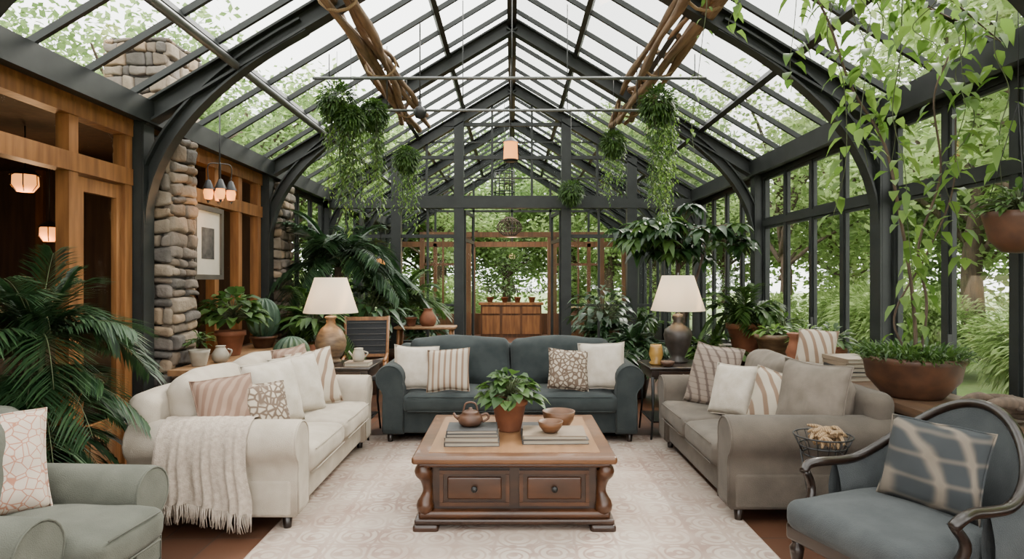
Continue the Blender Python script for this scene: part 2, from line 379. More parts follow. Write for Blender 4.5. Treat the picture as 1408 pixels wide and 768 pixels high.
for sg in(-1,1):
    m.bb((sg*(XW-.1),Y0,ZE-.12),(sg*(XW+.12),YE,ZE+.02),STEEL); m.bb((sg*(XW-.16),Y0,ZE-.14),(sg*(XW-.1),YE,ZE+.06),STEEL)
    for x in(.85,1.65,2.5):
        X=Matrix.Translation((sg*x,0,zr(x)))@Matrix.Rotation(sg*SL,4,'Y'); m.box((0,(Y0+YE)/2,.0),(.06,YE-Y0,.09),STEEL,X)
    y=Y0
    while y<YE:
        X=Matrix.Translation((sg*XW/2,y,(ZE+ZR)/2+.02))@Matrix.Rotation(sg*SL,4,'Y'); m.box((0,0,0),(RL,.035,.05),STEEL,X); y+=.56
m.build('roof_glazing_bars')
def window_run(name,xw,y0,y1,n,zb,zt,zm,mat=STEEL,th=.06):
    m=B()
    for i in range(n+1):
        y=y0+(y1-y0)*i/n; m.bb((xw-th/2,y-.03,zb),(xw+th/2,y+.03,zt),mat)
    for z in zm: m.bb((xw-th/2-.005,y0,z-.04),(xw+th/2+.005,y1,z+.04),mat)
    zs=sorted(zm)
    for i in range(n):
        a=y0+(y1-y0)*i/n+.03; b=y0+(y1-y0)*(i+1)/n-.03
        for k in range(len(zs)-1):
            za=zs[k]+.04; zb2=zs[k+1]-.04
            for (ya,yb,z1,z2) in((a,a+.03,za,zb2),(b-.03,b,za,zb2),(a+.03,b-.03,za,za+.03),(a+.03,b-.03,zb2-.03,zb2)):
                m.bb((xw-th*.3,ya,z1),(xw+th*.3,yb,z2),mat)
        if i%2: m.bb((xw-.07,b-.06,1.0),(xw-.04,b-.04,1.16),BLACK)
    m.add([(xw,y0,zs[0]),(xw,y1,zs[0]),(xw,y1,zs[-1]),(xw,y0,zs[-1])],[(0,1,2,3)],GLASSW,False)
    m.build(name)
k=1
for a,b in zip(FR[:-1],FR[1:]):
    nn=max(3,round((b-a)/.72))
    window_run('window_%d'%k,XW+.02,a+.09,b-.09,nn,.0,ZE-.12,[.56,2.3,2.93]); k+=1
    if a>=8.2: window_run('window_%d'%k,-XW-.02,a+.09,b-.09,nn,.0,ZE-.12,[.56,2.3,2.93]); k+=1
m=B(); m.bb((XW-.04,Y0,0),(XW+.08,YE,.52),STEEL); m.build('wall_right')
m=B(); m.bb((-XW-.08,8.3,0),(-XW+.04,YE,.52),STEEL); m.bb((-XW-.1,Y0,ZE-.17),(-XW+.02,8.3,ZE-.02),WOODF)
def timber(y0,y1,ys):
    m.bb((-XW-.09,y0,2.38),(-XW+.03,y1,2.52),WOODF); m.bb((-XW-.09,y0,2.8),(-XW+.03,y1,2.9),WOODF)
    for y in ys: m.bb((-XW-.08,y-.05,0),(-XW+.02,y+.05,2.9),WOODF)
timber(Y0,5.4,[-1.8,-.6,.8,2.1,3.45,4.68,5.35])
timber(6.3,8.2,[6.4,6.95,7.55,8.12])
m.bb((-XW-.08,6.3,0),(-XW+.015,8.2,.75),INT); m.build('wall_left')
m=B()
for (a,b) in((-1.75,-.65),(-.55,.75),(.85,2.05),(2.15,3.4),(3.5,4.63),(4.73,5.3),(6.45,6.9),(7.0,7.5),(7.6,8.07)):
    m.add([(-XW-.03,a,2.52),(-XW-.03,b,2.52),(-XW-.03,b,2.8),(-XW-.03,a,2.8)],[(0,1,2,3)],GLASSW,False)
    if b<3 or a>6: m.add([(-XW-.03,a,.75),(-XW-.03,b,.75),(-XW-.03,b,2.38),(-XW-.03,a,2.38)],[(0,1,2,3)],GLASSW,False)
m.build('window_30')
def tdoor(name,hx,hy,ang,w,h=2.36):
    m=B(TR(hx,hy,0,ang))
    for (a,b) in((0,.09),(w-.09,w)): m.bb((a,-.022,.02),(b,.022,h),WOODF)
    for (a,b) in((.02,.42),(h-.11,h)): m.bb((.09,-.02,a),(w-.09,.02,b),WOODF)
    m.bb((.16,-.03,.1),(w-.16,.03,.34),WOODL)
    m.add([(.09,0,.42),(w-.09,0,.42),(w-.09,0,h-.11),(.09,0,h-.11)],[(0,1,2,3)],GLASSW,False)
    m.cyl((w-.05,-.05,1.02),.012,.1,BLACK,8)
    m.build(name)
tdoor('door_1',-XW-.03,4.74,pi/2,.58); tdoor('door_2',-XW-.02,3.52,pi*.86,.9)
m=B()
m.bb((-7.2,-2,0),(-7.1,8.3,3.0),INT); m.bb((-7.2,8.25,0),(-XW-.1,8.33,3.0),INT); m.bb((-7.2,-2.05,0),(-XW-.1,-2,3.0),INT)
for y in(3.2,4.4,5.6,6.8,8.0): m.bb((-7.1,y-.05,0),(-7.05,y+.05,3.0),WOODP)
for x in(-4.2,-5.2,-6.2): m.bb((x-.05,8.2,0),(x+.05,8.25,3.0),WOODP)
m.build('wall_house_interior')
m=B(); m.bb((-7.2,-2,-.1),(-XW,8.3,0),INTF); m.build('floor_house'); m=B(); m.bb((-7.2,-2,3.0),(-XW-.1,8.3,3.1),INT); m.build('ceiling_house')
m=B(); m.bb((-XW,Y0-.06,0),(XW,Y0+.0,.5),STEEL)
for x in(-2.4,-1.2,0,1.2,2.4): m.bb((x-.04,Y0-.05,0),(x+.04,Y0+.01,zr(x)),STEEL)
m.bb((-XW,Y0-.05,2.9),(XW,Y0+.01,3.05),STEEL); m.build('wall_front')
STONE2=[pm('stone_%s'%n,c,tuple(x*1.45 for x in c),rough=.92,scale=7,bump=.5,bscale=30,bdist=.02) for n,c in(('a',(.15,.115,.085)),('b',(.24,.19,.14)),('c',(.10,.087,.076)),('d',(.28,.20,.13)),('e',(.18,.15,.125)))]
def stones(name,x0,x1,y0,y1,z0,z1,hs=(.06,.17)):
    m=B(); m.bb((x0+.04,y0+.04,z0),(x1-.04,y1-.04,z1),MORTAR); 
    for face in range(4):
        z=z0
        while z<z1-.03:
            h=min(R(*hs),z1-z)
            a,b=(x0,x1) if face%2==0 else (y0,y1); p=a
            while p<b-.03:
                w=min(R(.10,.30),b-p)
                if b-p-w<.08: w=b-p
                cc=(p+w/2); dep=.12; hh=h*R(.85,1.0); pr=R(-.015,.02)
                if face==0: c=(cc,y0+.03-pr,z+h/2);d=(w-.008,dep,hh-.006)
                elif face==2: c=(cc,y1-.03,z+h/2);d=(w-.008,dep,hh-.006)
                elif face==1: c=(x1-.03+pr,cc,z+h/2);d=(dep,w-.008,hh-.006)
                else: c=(x0+.03,cc,z+h/2);d=(dep,w-.008,hh-.006)
                m.rbox(c,d,.03,STONE2[random.randrange(5)],k=2,m=1,wob=.03)
                p+=w
            z+=h
    m.build(name)
stones('stone_pier',-3.60,-3.08,5.66,6.08,0,2.88)
stones('stone_pier',-3.5,-3.1,8.42,8.85,0,2.88)
stones('stone_chimney',-5.6,-4.75,8.6,9.5,0,4.9,(.12,.26))
# ---- partition gable
m=B()
for x in(-2.03,-.93,.95,2.1):
    m.bb((x-.085,YP-.07,0),(x+.085,YP+.07,zr(x)-.1),STEEL)
m.bb((-XW,YP-.08,2.82),(XW,YP+.08,2.98),STEEL); m.bb((-2.0,YP-.03,2.98),(2.05,YP+.03,3.04),STEEL)
m.bb((-2.5,YP-.03,3.68),(2.5,YP+.03,3.74),STEEL); m.bb((-1.2,YP-.03,4.26),(1.2,YP+.03,4.32),STEEL)
for x in(-2.65,-1.5,-.35,.35,1.5,2.65): m.bb((x-.02,YP-.02,2.98),(x+.02,YP+.02,zr(x)-.12),STEEL)
for z in(3.35,3.98): m.bb((-2.03,YP-.015,z-.012),(2.1,YP+.015,z+.012),STEEL)
for sx,ex in((-2.03,-.93),(.95,2.1),(-XW,-2.03),(2.1,XW)):
    m.bb((sx+.08,YP-.03,.0),(ex-.08,YP+.03,.5),STEEL); m.bb((sx+.08,YP-.03,2.3),(ex-.08,YP+.03,2.36),STEEL)
    mx_=(sx+ex)/2; m.bb((mx_-.02,YP-.02,.5),(mx_+.02,YP+.02,2.82),STEEL); m.bb((sx+.08,YP-.02,1.1),(ex-.08,YP+.02,1.14),STEEL)
    m.add([(sx,YP,.5),(ex,YP,.5),(ex,YP,2.8),(sx,YP,2.8)],[(0,1,2,3)],GLASSW,False)
m.add([(-XW,YP,2.98),(XW,YP,2.98),(0,YP,ZR)],[(0,1,2)],GLASSW,False)
m.build('wall_partition')
for sg,hx,nm in((-1,-.84,'door_4'),(1,.86,'door_5')):
    m=B(TR(hx,YP+.08,0,pi/2+sg*.12)); w=.85
    for a,b in((0,.05),(w-.05,w)): m.bb((a,-.02,.02),(b,.02,2.8),STEEL)
    for a,b in((.02,.3),(2.24,2.3),(2.74,2.8)): m.bb((.05,-.018,a),(w-.05,.018,b),STEEL)
    m.add([(.05,0,.3),(w-.05,0,.3),(w-.05,0,2.75),(.05,0,2.75)],[(0,1,2,3)],GLASSW,False); m.build(nm)
m=B()
for a,b in((-1.20,-.98),(.85,1.07),(-2.2,-2.1),(2.1,2.2)): m.bb((a,14.9,0),(b,15.05,2.62),WOODP)
m.bb((-2.2,14.88,2.58),(2.2,15.07,2.70),WOODP)
for a,b in((-2.1,-1.2),(1.07,2.1)):
    m.bb((a,14.94,0),(b,15.0,.75),WOODP); m.bb((a,14.94,1.9),(b,15.0,1.96),WOODP); m.bb(((a+b)/2-.02,14.95,.75),((a+b)/2+.02,15.0,2.58),WOODP)
m.build('door_3')
m=B()
m.bb((-XW,YE-.1,0),(XW,YE,.6),WOODP); m.bb((-XW,YE-.12,2.5),(XW,YE,2.65),WOODP)
for x in(-3.2,-2.2,-1.1,1.1,2.2,3.2): m.bb((x-.05,YE-.12,0),(x+.05,YE,2.6),WOODP)
for x in(-2.2,-1.1,0,1.1,2.2): m.bb((x-.03,YE-.06,2.65),(x+.03,YE,zr(x)),STEEL)
m.bb((-XW,YE-.06,3.5),(XW,YE,3.56),STEEL)
m.add([(-XW,YE-.03,.6),(XW,YE-.03,.6),(XW,YE-.03,2.9),(0,YE-.03,ZR),(-XW,YE-.03,2.9)],[(0,1,2,3,4)],GLASSW,False)
m.build('wall_back')
m=B(); m.bb((-.85,16.9,.0),(.8,17.5,.88),WOODP); m.bb((-.9,16.85,.88),(.85,17.55,.94),WOODF)
for i in range(3):
    m.bb((-.8+i*.54,16.87,.1),(-.33+i*.54,16.9,.6),WOODF); m.bb((-.8+i*.54,16.87,.65),(-.33+i*.54,16.9,.84),WOODF)
m.build('far_cabinet')
m=B(); m.bb((1.3,16.0,0),(1.9,16.7,.8),WOODP); m.bb((1.25,15.95,.8),(1.95,16.75,.85),WOODF); m.build('far_cabinet')
m=B(); m.bb((2.58,3.3,.68),(3.2,8.1,.74),WOODB)
for y in(3.4,4.6,5.8,7.0,8.0):
    for x in(2.64,3.13): m.bb((x-.035,y-.035,0),(x+.035,y+.035,.68),WOODB)
m.bb((2.62,3.35,.2),(3.16,8.05,.24),WOODB); m.bb((2.605,3.34,.58),(2.63,8.06,.68),WOODB); m.build('plant_bench')
m=B(); m.bb((-3.22,6.15,.72),(-2.72,8.1,.77),WOODL); m.bb((-3.03,5.5,.72),(-2.72,6.15,.77),WOODL)
for y in(6.2,6.9,8.03):
    for x in(-3.16,-2.78): m.bb((x-.03,y-.03,0),(x+.03,y+.03,.72),WOODF)
m.bb((-2.81,5.53,0),(-2.75,5.59,.72),WOODF); m.bb((-3.2,6.2,.62),(-2.74,8.05,.66),WOODF); m.build('plant_bench')

# ------------------------------------------------------------------ sofas
def arm_prof(h=.68,r=.135):
    P=[(0.0,.10),(0,.34),(0.0,h-.22)]; cx,cz=.135,h-r
    for i in range(15):
        a=math.radians(200-i*(200+55)/14); P.append((cx+r*math.cos(a),cz+r*math.sin(a)))
    P+=[(.195,h-.29),(.2,.34),(.2,.10)]; return P
def sofa(name,L,Dp,mat,loc,rz,nseat,nback,ah=.68,bh=.84,ext=.0,bmat=None,bch=.46,bt=.2):
    m=B(TR(loc[0],loc[1],0,rz)); f=-Dp/2; bmat=bmat or mat
    m.rbox((0,.015,.215),(L-.12,Dp-.08,.23),.025,mat,m=2)
    m.rbox((0,Dp/2-.11,.10+(bh-.1)/2),(L-.14,.2,bh-.1),.085,mat,k=4,m=8,wob=.008,wf=4)
    for sg in(-1,1):
        prof=arm_prof(ah); m.prism(prof,f+.01,Dp/2-.05,mat,mir=sg,ox=sg*(L/2-.27))
        cx=sum(p[0] for p in prof)/len(prof); cz=sum(p[1] for p in prof)/len(prof)
        loop=[(sg*(L/2-.27+cx+(a-cx)*.95),f+.012,cz+(b-cz)*.95) for a,b in prof]
        m.tube(loop,.006,mat,5)
    w=(L-2*.25)/nseat
    for i in range(nseat):
        x=-(L/2-.25)+w*(i+.5); ww=w-.008
        m.rbox((x,f+(Dp-.26)/2-.02-ext/2,.39),(ww,Dp-.26+ext,.165),.055,mat,k=3,m=14,puff=(.0,.015,.032),wob=.012,wf=5)
        for z in(.325,.46): 
            y=f-.024-ext; m.tube([(x-ww/2+.06,y,z),(x+ww/2-.06,y,z)],.005,mat,5)
    w=(L-2*.22)/nback
    for i in range(nback):
        x=-(L/2-.22)+w*(i+.5)
        m.rbox((x,Dp/2-.30,.46+bch/2),(w-.01,bt,bch),.085,bmat,k=4,m=12,puff=(.0,.055,.038),rot=Matrix.Rotation(math.radians(-10),4,'X'),wob=.02,wf=5)
    for sx in(-1,1):
        for sy in(-1,1):
            m.lathe([(0,0),(.022,0),(.024,.01),(.035,.12),(0,.12)],(sx*(L/2-.13),sy*(Dp/2-.1),0),WOODD,12)
    return m.build(name)
sofa('blue_sofa',2.56,1.0,BLUE,(-.02,6.42),0,2,2,ah=.76,bh=.88,bch=.48)
sofa('cream_sofa',2.12,1.12,CREAM,(-1.87,4.86),pi/2,2,2,ah=.69,bh=.86,bch=.46)
sofa('taupe_sofa',2.0,1.12,TAUPE,(1.93,4.93),-pi/2,2,2,ah=.69,bh=.84,bch=.46,bmat=TAUPEP)
sofa('sage_armchair',.98,.92,SAGE,(-2.3,2.86),pi/2-.06,1,1,ah=.62,bh=.92,ext=.12,bch=.46)
def pil(name,*a,**k):
    m=B(); m.pillow(*a,**k); return m.build(name)
hp=pi/2
for c,w,t,yw,ln,mt,rl in [
 ((-1.89,4.16,.70),.46,.17,hp-.5,.3,PPINK,0),((-1.72,4.36,.665),.38,.15,hp-.55,.35,PPATT,.05),
 ((-1.80,4.72,.71),.5,.18,hp-.45,.32,PWHITE,0),((-1.74,5.08,.71),.5,.18,hp-.5,.3,PWHITE,0),((-1.70,5.36,.72),.5,.16,hp-.6,.3,PSTRIPE,-.05),((-1.9,5.42,.76),.46,.15,hp-.3,.2,PPINK,0),
 ((1.74,5.42,.73),.56,.17,-hp+.45,.3,PMUTE,.03),((1.76,4.98,.69),.42,.16,-hp+.5,.35,PWHITE,-.05),((1.93,4.58,.70),.42,.16,-hp+.55,.3,PSTRIPE,.05),((2.05,4.28,.75),.52,.22,-hp+.5,.25,TAUPEP,0),
 ((-.95,6.17,.70),.44,.16,.15,.3,PWHITE,.06),((-.62,6.08,.69),.42,.15,-.1,.32,PSTRIPE,-.05),((.55,6.10,.69),.40,.15,.1,.32,PPATT,.08),((.88,6.15,.72),.46,.16,-.25,.28,PWHITE,-.06),
 ((-2.42,2.86,.70),.50,.17,hp-.75,.28,PPATT2,0)]:
    pil('throw_pillow',c,w,w,t,yw,ln,mt,roll=rl)
# throw blanket
m=B(); yb=4.86-1.06; cyc=yb+.135; czc=.69-.135; path=[(cyc+.12,.50)]
for i in range(9):
    a=math.radians(10+i*170/8); path.append((cyc+.15*math.cos(a),czc+.15*math.sin(a)))
for i in range(1,13): path.append((yb-.018-.0*i,czc-(czc-.19)*i/12))
nx=50; vs=[];fs=[]
for j,(y,z) in enumerate(path):
    fr=max(0,(j-8)/13)
    for i in range(nx+1):
        u=i/nx; x=-2.16+.55*u+.02*math.sin(j*.4)*fr
        x=x+(.03*(u-.5))*fr*2; rp=(.006+.020*fr)*(math.sin(u*26+.5*math.sin(j*.3))+.5*math.sin(u*47+1))
        vs.append((x,y-abs(rp)*1.3-.004 if j>7 else y,z+(abs(rp)*.6 if j<=8 else 0)+(.03*math.sin(u*5)*fr)))
for j in range(len(path)-1):
    for i in range(nx): a=j*(nx+1)+i; fs.append((a,a+1,a+nx+2,a+nx+1))
m.add(vs,fs,THROW)
last=vs[-(nx+1):]
for i in range(0,nx*2,1):
    p=Vector(last[i//2])+ (Vector(last[min(i//2+1,nx)])-Vector(last[i//2]))*(.5*(i%2)); m.tube([p,p+Vector((R(-.008,.008),R(-.01,0),-.05)),p+Vector((R(-.015,.015),R(-.012,.0),-.11))],[.003,.004,.002],THROW,4)
m.build('throw_blanket')

def woodchair(loc,rz):
    m=B(TR(loc[0],loc[1],0,rz))
    m.rbox((0,-.04,.31),(.70,.72,.09),.02,WOODD,m=1); m.rbox((0,-.07,.40),(.68,.72,.15),.06,GREYB,k=3,m=12,puff=(0,.01,.035),wob=.008,wf=5)
    for sx in(-1,1):
        m.lathe([(0,0),(.016,0),(.02,.02),(.014,.05),(.028,.08),(.018,.11),(.024,.15),(.032,.2),(.036,.23),(.022,.25),(.034,.28),(0,.28)],(sx*.31,-.36,0),WOODD,14)
        m.tube([(sx*.27,.30,.3),(sx*.28,.34,.15),(sx*.29,.40,0)],[.028,.022,.018],WOODD,8)
    n=28; top=[];pin=[]
    for i in range(n+1):
        th=-.06*pi+1.12*pi*i/n
        x=.39*math.cos(th); y=.06+.34*math.sin(th)
        if math.sin(th)<0: x=.39*(1 if math.cos(th)>0 else -1); y=.06+.5*math.sin(th)
        s_=max(0,math.sin(th)); zt=.61+.34*(s_**1.8); top.append(Vector((x,y+.09*s_,zt))); pin.append(Vector((x,y,.34)))
    vs=[];fs=[];K=6
    for side in(-1,1):
        for i in range(n+1):
            for k in range(K+1):
                t=k/K; p=pin[i].lerp(top[i],t); d=Vector((p.x,p.y-.06,0)).normalized(); th=.035*math.sin(pi*min(1,.15+t*.8))
                p=p+d*(side*th); vs.append(p)
    W=K+1
    for i in range(n):
        for k in range(K):
            a=i*W+k; fs.append((a,a+W,a+W+1,a+1)); b=(n+1)*W+a; fs.append((b,b+1,b+W+1,b+W))
    m.add(vs,fs,GREYB)
    fa=[Vector((top[0].x+.0,-.24,.57)),Vector((top[0].x+.01,-.20,.605)),Vector((top[0].x+.0,-.12,.615))]
    fb=[Vector((-p.x,p.y,p.z)) for p in reversed(fa)]
    m.tube(cat(fa+top[::2]+fb,3),.024,WOODD,8)
    for sx in(-1,1): m.tube(cat([(sx*.39,-.23,.58),(sx*.40,-.18,.48),(sx*.35,-.24,.33)],5),.022,WOODD,8)
    for i in range(0,n+1):
        p=pin[i]; d=Vector((p.x,p.y-.06,0)).normalized(); m.tube([p+d*.02+Vector((0,0,.0)),p+d*.025+Vector((0,0,.03))],.012,WOODD,5)
    m.build('wood_frame_armchair')
    m=B(TR(loc[0],loc[1],0,rz)); m.pillow((0.02,.14,.68),.48,.42,.17,.1,.32,PPLAID); m.build('throw_pillow')
woodchair((1.87,2.96),-pi/2+.33)

# ---- coffee table
m=B(TR(.015,4.45,0)); 
m.rbox((0,0,.455),(1.27,1.22,.05),.018,WOODEDGE,k=2,m=0); m.box((0,0,.4815),(1.08,1.03,.004),WOODTOP)
m.rbox((0,0,.418),(1.2,1.15,.03),.014,WOODTOPE,m=0); m.bb((-.54,-.51,.12),(.54,.51,.41),WOODT)
m.rbox((0,0,.105),(1.2,1.14,.05),.02,WOODTOPE,m=0); m.rbox((0,0,.07),(1.24,1.18,.035),.012,WOODT,m=0)
for sx in(-1,1):
    for sy in(-1,1):
        m.rbox((sx*.55,sy*.52,.028),(.16,.16,.056),.02,WOODT)
        m.tube(cat([(sx*.545,sy*.515,.12),(sx*.56,sy*.53,.16),(sx*.545,sy*.515,.24),(sx*.555,sy*.525,.33),(sx*.57,sy*.54,.38),(sx*.56,sy*.53,.41)],4),[.045,.049,.053,.055,.055,.05,.042,.036,.032,.031,.033,.037,.042,.047,.052,.055,.055,.05,.045,.042,.04],WOODTOPE,14)
        cx=sx*.25; y=sy*.51
        m.box((cx,y,.265),(.44,.03,.225),WOODT); 
        for a in(-1,1): m.box((cx+a*.207,y+sy*.019,.265),(.022,.02,.175),WOODTOPE); m.box((cx,y+sy*.019,.265+a*.1),(.436,.02,.022),WOODTOPE)
        m.rbox((cx,y+sy*.016,.265),(.34,.03,.14),.012,WOODTOPE,m=0)
        m.lathe([(0,0),(.01,0),(.01,.012),(.02,.018),(.018,.03),(0,.034)],(0,0,0),BLACK,14,X=Matrix.Translation((cx,y+sy*.03,.265))@Matrix.Rotation(sy*-pi/2,4,'X'))
    m.box((sx*.545,0,.265),(.02,.8,.2),WOODTOPE)
m.build('coffee_table')
ZT=.4835
def book(m,c,w,d,h,mat,rz=0):
    X=Matrix.Translation(c)@Matrix.Rotation(rz,4,'Z')
    m.box((0.001,0,h/2),(w-.012,d-.012,h-.008),PAPER,X); m.box((0,0,.002),(w,d,.004),mat,X); m.box((0,0,h-.002),(w,d,.004),mat,X); m.box((-w/2+.001,0,h/2),(.004,d-.001,h-.001),mat,X)
m=B(); z=ZT
for i,(w,d,h,mt) in enumerate([(.36,.27,.028,BOOKA),(.35,.26,.03,BOOKB),(.34,.26,.022,BOOKA),(.33,.25,.022,BOOKA)]):
    book(m,(-.265,4.2,z),w,d,h,mt,R(-.05,.05)); z+=h
m.build('book_stack'); zb=z
m=B(TR(-.28,4.22,zb)); m.lathe([(0,0),(.05,0),(.075,.015),(.085,.04),(.075,.07),(.055,.085),(.06,.092),(.045,.1),(.012,.108),(.014,.12),(0,.124)],(0,0,0),CLAY,24)
m.tube(cat([(.07,0,.07),(.11,0,.08),(.12,0,.05),(.08,0,.025)]),.008,CLAY,8); m.tube([(-.07,0,.04),(-.1,0,.06),(-.115,0,.085)],[.014,.01,.008],CLAY,8)
m.tube(cat([(-.05,0,.09),(-.03,0,.15),(.03,0,.15),(.05,0,.09)]),.006,CLAY,8); m.build('clay_teapot')
m=B(); book(m,(.285,4.27,ZT),.44,.3,.03,BOOKA,.03); book(m,(.285,4.27,ZT+.031),.42,.29,.026,BOOKB,-.02); m.build('book_stack')
def bowl(name,x,y,z,r,h,mat):
    m=B(); m.lathe([(0,0),(r*.5,0),(r*.62,h*.12),(r*.9,h*.55),(r,h),(r*.94,h),(r*.82,h*.55),(r*.5,h*.15),(0,h*.12)],(x,y,z),mat,28); m.build(name)
bowl('wooden_bowl',.26,4.22,ZT+.058,.085,.075,WOODBOWL); bowl('wooden_bowl',.34,4.56,ZT,.12,.13,WOODBOWL)
m=B(); m.box((.17,4.62,ZT+.006),(.26,.2,.012),BOOKA); m.build('notebook')

# ------------------------------------------------------------------ plants
def pot(m,x,y,z,r,h,mat=TERRA,rim=True):
    pr=[(0,0),(r*.62,0),(r*.66,.01),(r*.93,h*.8)]
    if rim: pr+=[(r*.94,h*.8),(r*1.03,h*.81),(r*1.03,h),(r*.93,h),(r*.9,h*.88),(0,h*.88)]
    else: pr+=[(r,h),(r*.93,h),(r*.9,h*.88),(0,h*.88)]
    m.lathe(pr,(x,y,z),mat,28); m.lathe([(r*.9,h*.89),(0,h*.91)],(x,y,z),SOIL,20)
def broad(m,c,n,R1,L,W,mat,zf=1,droop=.35,low=-.1,stems=True,seg=3):
    c=Vector(c)
    for i in range(n):
        a=R(0,2*pi); e=R(low,1); rr=R1*R(.35,1)**.7
        d=Vector((math.cos(a)*math.sqrt(max(0,1-e*e)),math.sin(a)*math.sqrt(max(0,1-e*e)),e*zf)); p=c+d*rr
        if stems: m.tube([c-Vector((0,0,.02)),c+d*rr*.5+Vector((0,0,.02)),p],.003,STEM,4)
        dd=Vector((d.x,d.y,d.z*.4+R(-.3,.2))); m.leaf(p,dd,L*R(.7,1.15),W*R(.8,1.1),mat,droop,seg)
def frond(m,p,d,L,lw,n,mat,droop=.5,stem=.006,ll=None,ang=.9):
    p=Vector(p); d=Vector(d).normalized(); pts=[]
    for i in range(13):
        t=i/12; pts.append(p+d*(L*t*(1-.2*droop*t))+Vector((0,0,-1))*(L*droop*t*t))
    m.tube(pts,[stem*(1-.8*i/12) for i in range(13)],STEM,5)
    ll=ll or L*.3
    for i in range(n):
        t=.15+.85*i/n; f=t*12; k=min(11,int(f)); q=pts[k].lerp(pts[k+1],f-k); tan=(pts[k+1]-pts[k]).normalized()
        sd=tan.cross(Vector((0,0,1))); sd=sd.normalized() if sd.length>1e-3 else Vector((1,0,0))
        l=ll*(math.sin(pi*(.12+.80*t))**.6)*R(.9,1.1)
        for s_ in(-1,1):
            dd=tan*ang+sd*s_+Vector((0,0,R(-.05,.25)))
            m.leaf(q,dd,l,lw,mat,droop=.28,seg=2,up=Vector((0,0,1)),rnd=.6)
def palm(m,base,n,L,lw,nl,mat,droop=(.3,.7),elev=(.5,1.4),ll=None,a0=0,a1=2*pi):
    for i in range(n):
        a=a0+(a1-a0)*(i+R(-.3,.3))/n; e=R(*elev); d=Vector((math.cos(a)*math.cos(e),math.sin(a)*math.cos(e),math.sin(e)))
        frond(m,base,d,L*R(.8,1.1),lw,nl,mat,R(*droop),ll=ll)
m=B(); pot(m,-.02,4.52,ZT,.13,.235); broad(m,(-.02,4.52,ZT+.25),105,.19,.12,.09,L_MD,zf=.85,droop=.4); m.build('potted_plant')
# left big palm
m=B(); pot(m,-2.82,3.72,0,.21,.5,CLAY); 
for k in range(5): m.tube([(-2.82+R(-.07,.07),3.72+R(-.07,.07),.44),(-2.82+R(-.06,.06),3.72+R(-.06,.06),1.25)],[.02,.014],STEM,6)
palm(m,(-2.82,3.72,1.18),34,.80,.020,40,L_PALM,(.25,.8),(.35,1.5),ll=.32)
palm(m,(-2.82,3.70,.98),18,.66,.020,32,L_PALM,(.5,1.0),(-.1,.6),ll=.28)
palm(m,(-2.82,3.70,.62),12,.50,.020,26,L_PALM,(.5,1.0),(.0,.7),ll=.24)
m.build('potted_palm')
m=B(); pot(m,-2.98,3.15,0,.17,.4,CLAY); palm(m,(-2.98,3.2,.6),14,.6,.020,28,L_PALM,(.35,.7),(.6,1.45),ll=.24); m.build('potted_palm')
# back-left palms
m=B(); pot(m,-2.5,9.0,0,.28,.5,CLAY); m.tube([(-2.5,9.0,.4),(-2.53,9.0,1.0),(-2.5,9.0,1.75)],[.07,.06,.05],BARK,8); palm(m,(-2.5,9.0,1.75),28,1.45,.045,36,L_PALM,(.3,.85),(.3,1.45),ll=.46); m.build('tall_palm')
m=B(); pot(m,-1.85,9.9,0,.25,.45,CLAY); palm(m,(-1.85,9.9,1.0),22,1.5,.045,30,L_MD,(.35,.8),(.6,1.45),ll=.42); m.build('tall_palm')
m=B(); pot(m,-2.5,8.05,0,.25,.5,CLAY); palm(m,(-2.5,8.05,.9),20,1.1,.045,26,L_MD,(.35,.9),(.4,1.4),ll=.35); m.build('potted_palm')
m=B(); pot(m,-2.0,8.6,0,.25,.5,CLAY); broad(m,(-2.0,8.6,1.0),110,.5,.3,.1,L_DK,droop=.5); m.build('potted_plant')
m=B(); pot(m,-2.98,6.62,.77,.15,.26); broad(m,(-2.96,6.62,1.16),140,.27,.17,.12,L_MD,droop=.4); m.build('potted_plant')
m=B(); pot(m,-2.90,5.8,.77,.095,.15,WPOT,False); broad(m,(-2.90,5.8,.98),45,.11,.10,.035,L_MD,droop=.3); m.build('potted_plant')
m=B(); m.lathe([(0,0),(.05,0),(.075,.03),(.08,.08),(.05,.13),(.04,.15),(.05,.16),(.04,.16),(0,.15)],(-2.82,6.05,.77),WPOT,20); m.tube(cat([(-2.75,6.05,.9),(-2.71,6.05,.88),(-2.745,6.05,.81)]),.008,WPOT,6); m.build('white_jug')
def cactus(x,y,z,r,h):
    m=B(); pot(m,x,y,z,r*.9,.14,CLAY)
    vs=[];fs=[];n=20;sg=96
    for j in range(n+1):
        ph=pi*j/n
        for i in range(sg):
            a=2*pi*i/sg; rr=r*math.sin(ph)*(1+.12*math.cos(14*a)); vs.append((x+rr*math.cos(a),y+rr*math.sin(a),z+.1+h/2-h/2*math.cos(ph)))
    for j in range(n):
        for i in range(sg): i2=(i+1)%sg; fs.append((j*sg+i,j*sg+i2,(j+1)*sg+i2,(j+1)*sg+i))
    m.add(vs,fs,CACT); m.build('ribbed_cactus')
cactus(-2.92,7.35,.77,.17,.48); cactus(-2.45,6.95,.48,.18,.36)
m=B(); pot(m,-2.45,6.95,0,.2,.48,CLAY,False); m.build('plant_pot'); 
m=B(); pot(m,-2.4,7.6,.0,.2,.8,TERRA); broad(m,(-2.4,7.6,1.05),60,.25,.35,.08,L_MD,droop=.35); m.build('potted_plant')
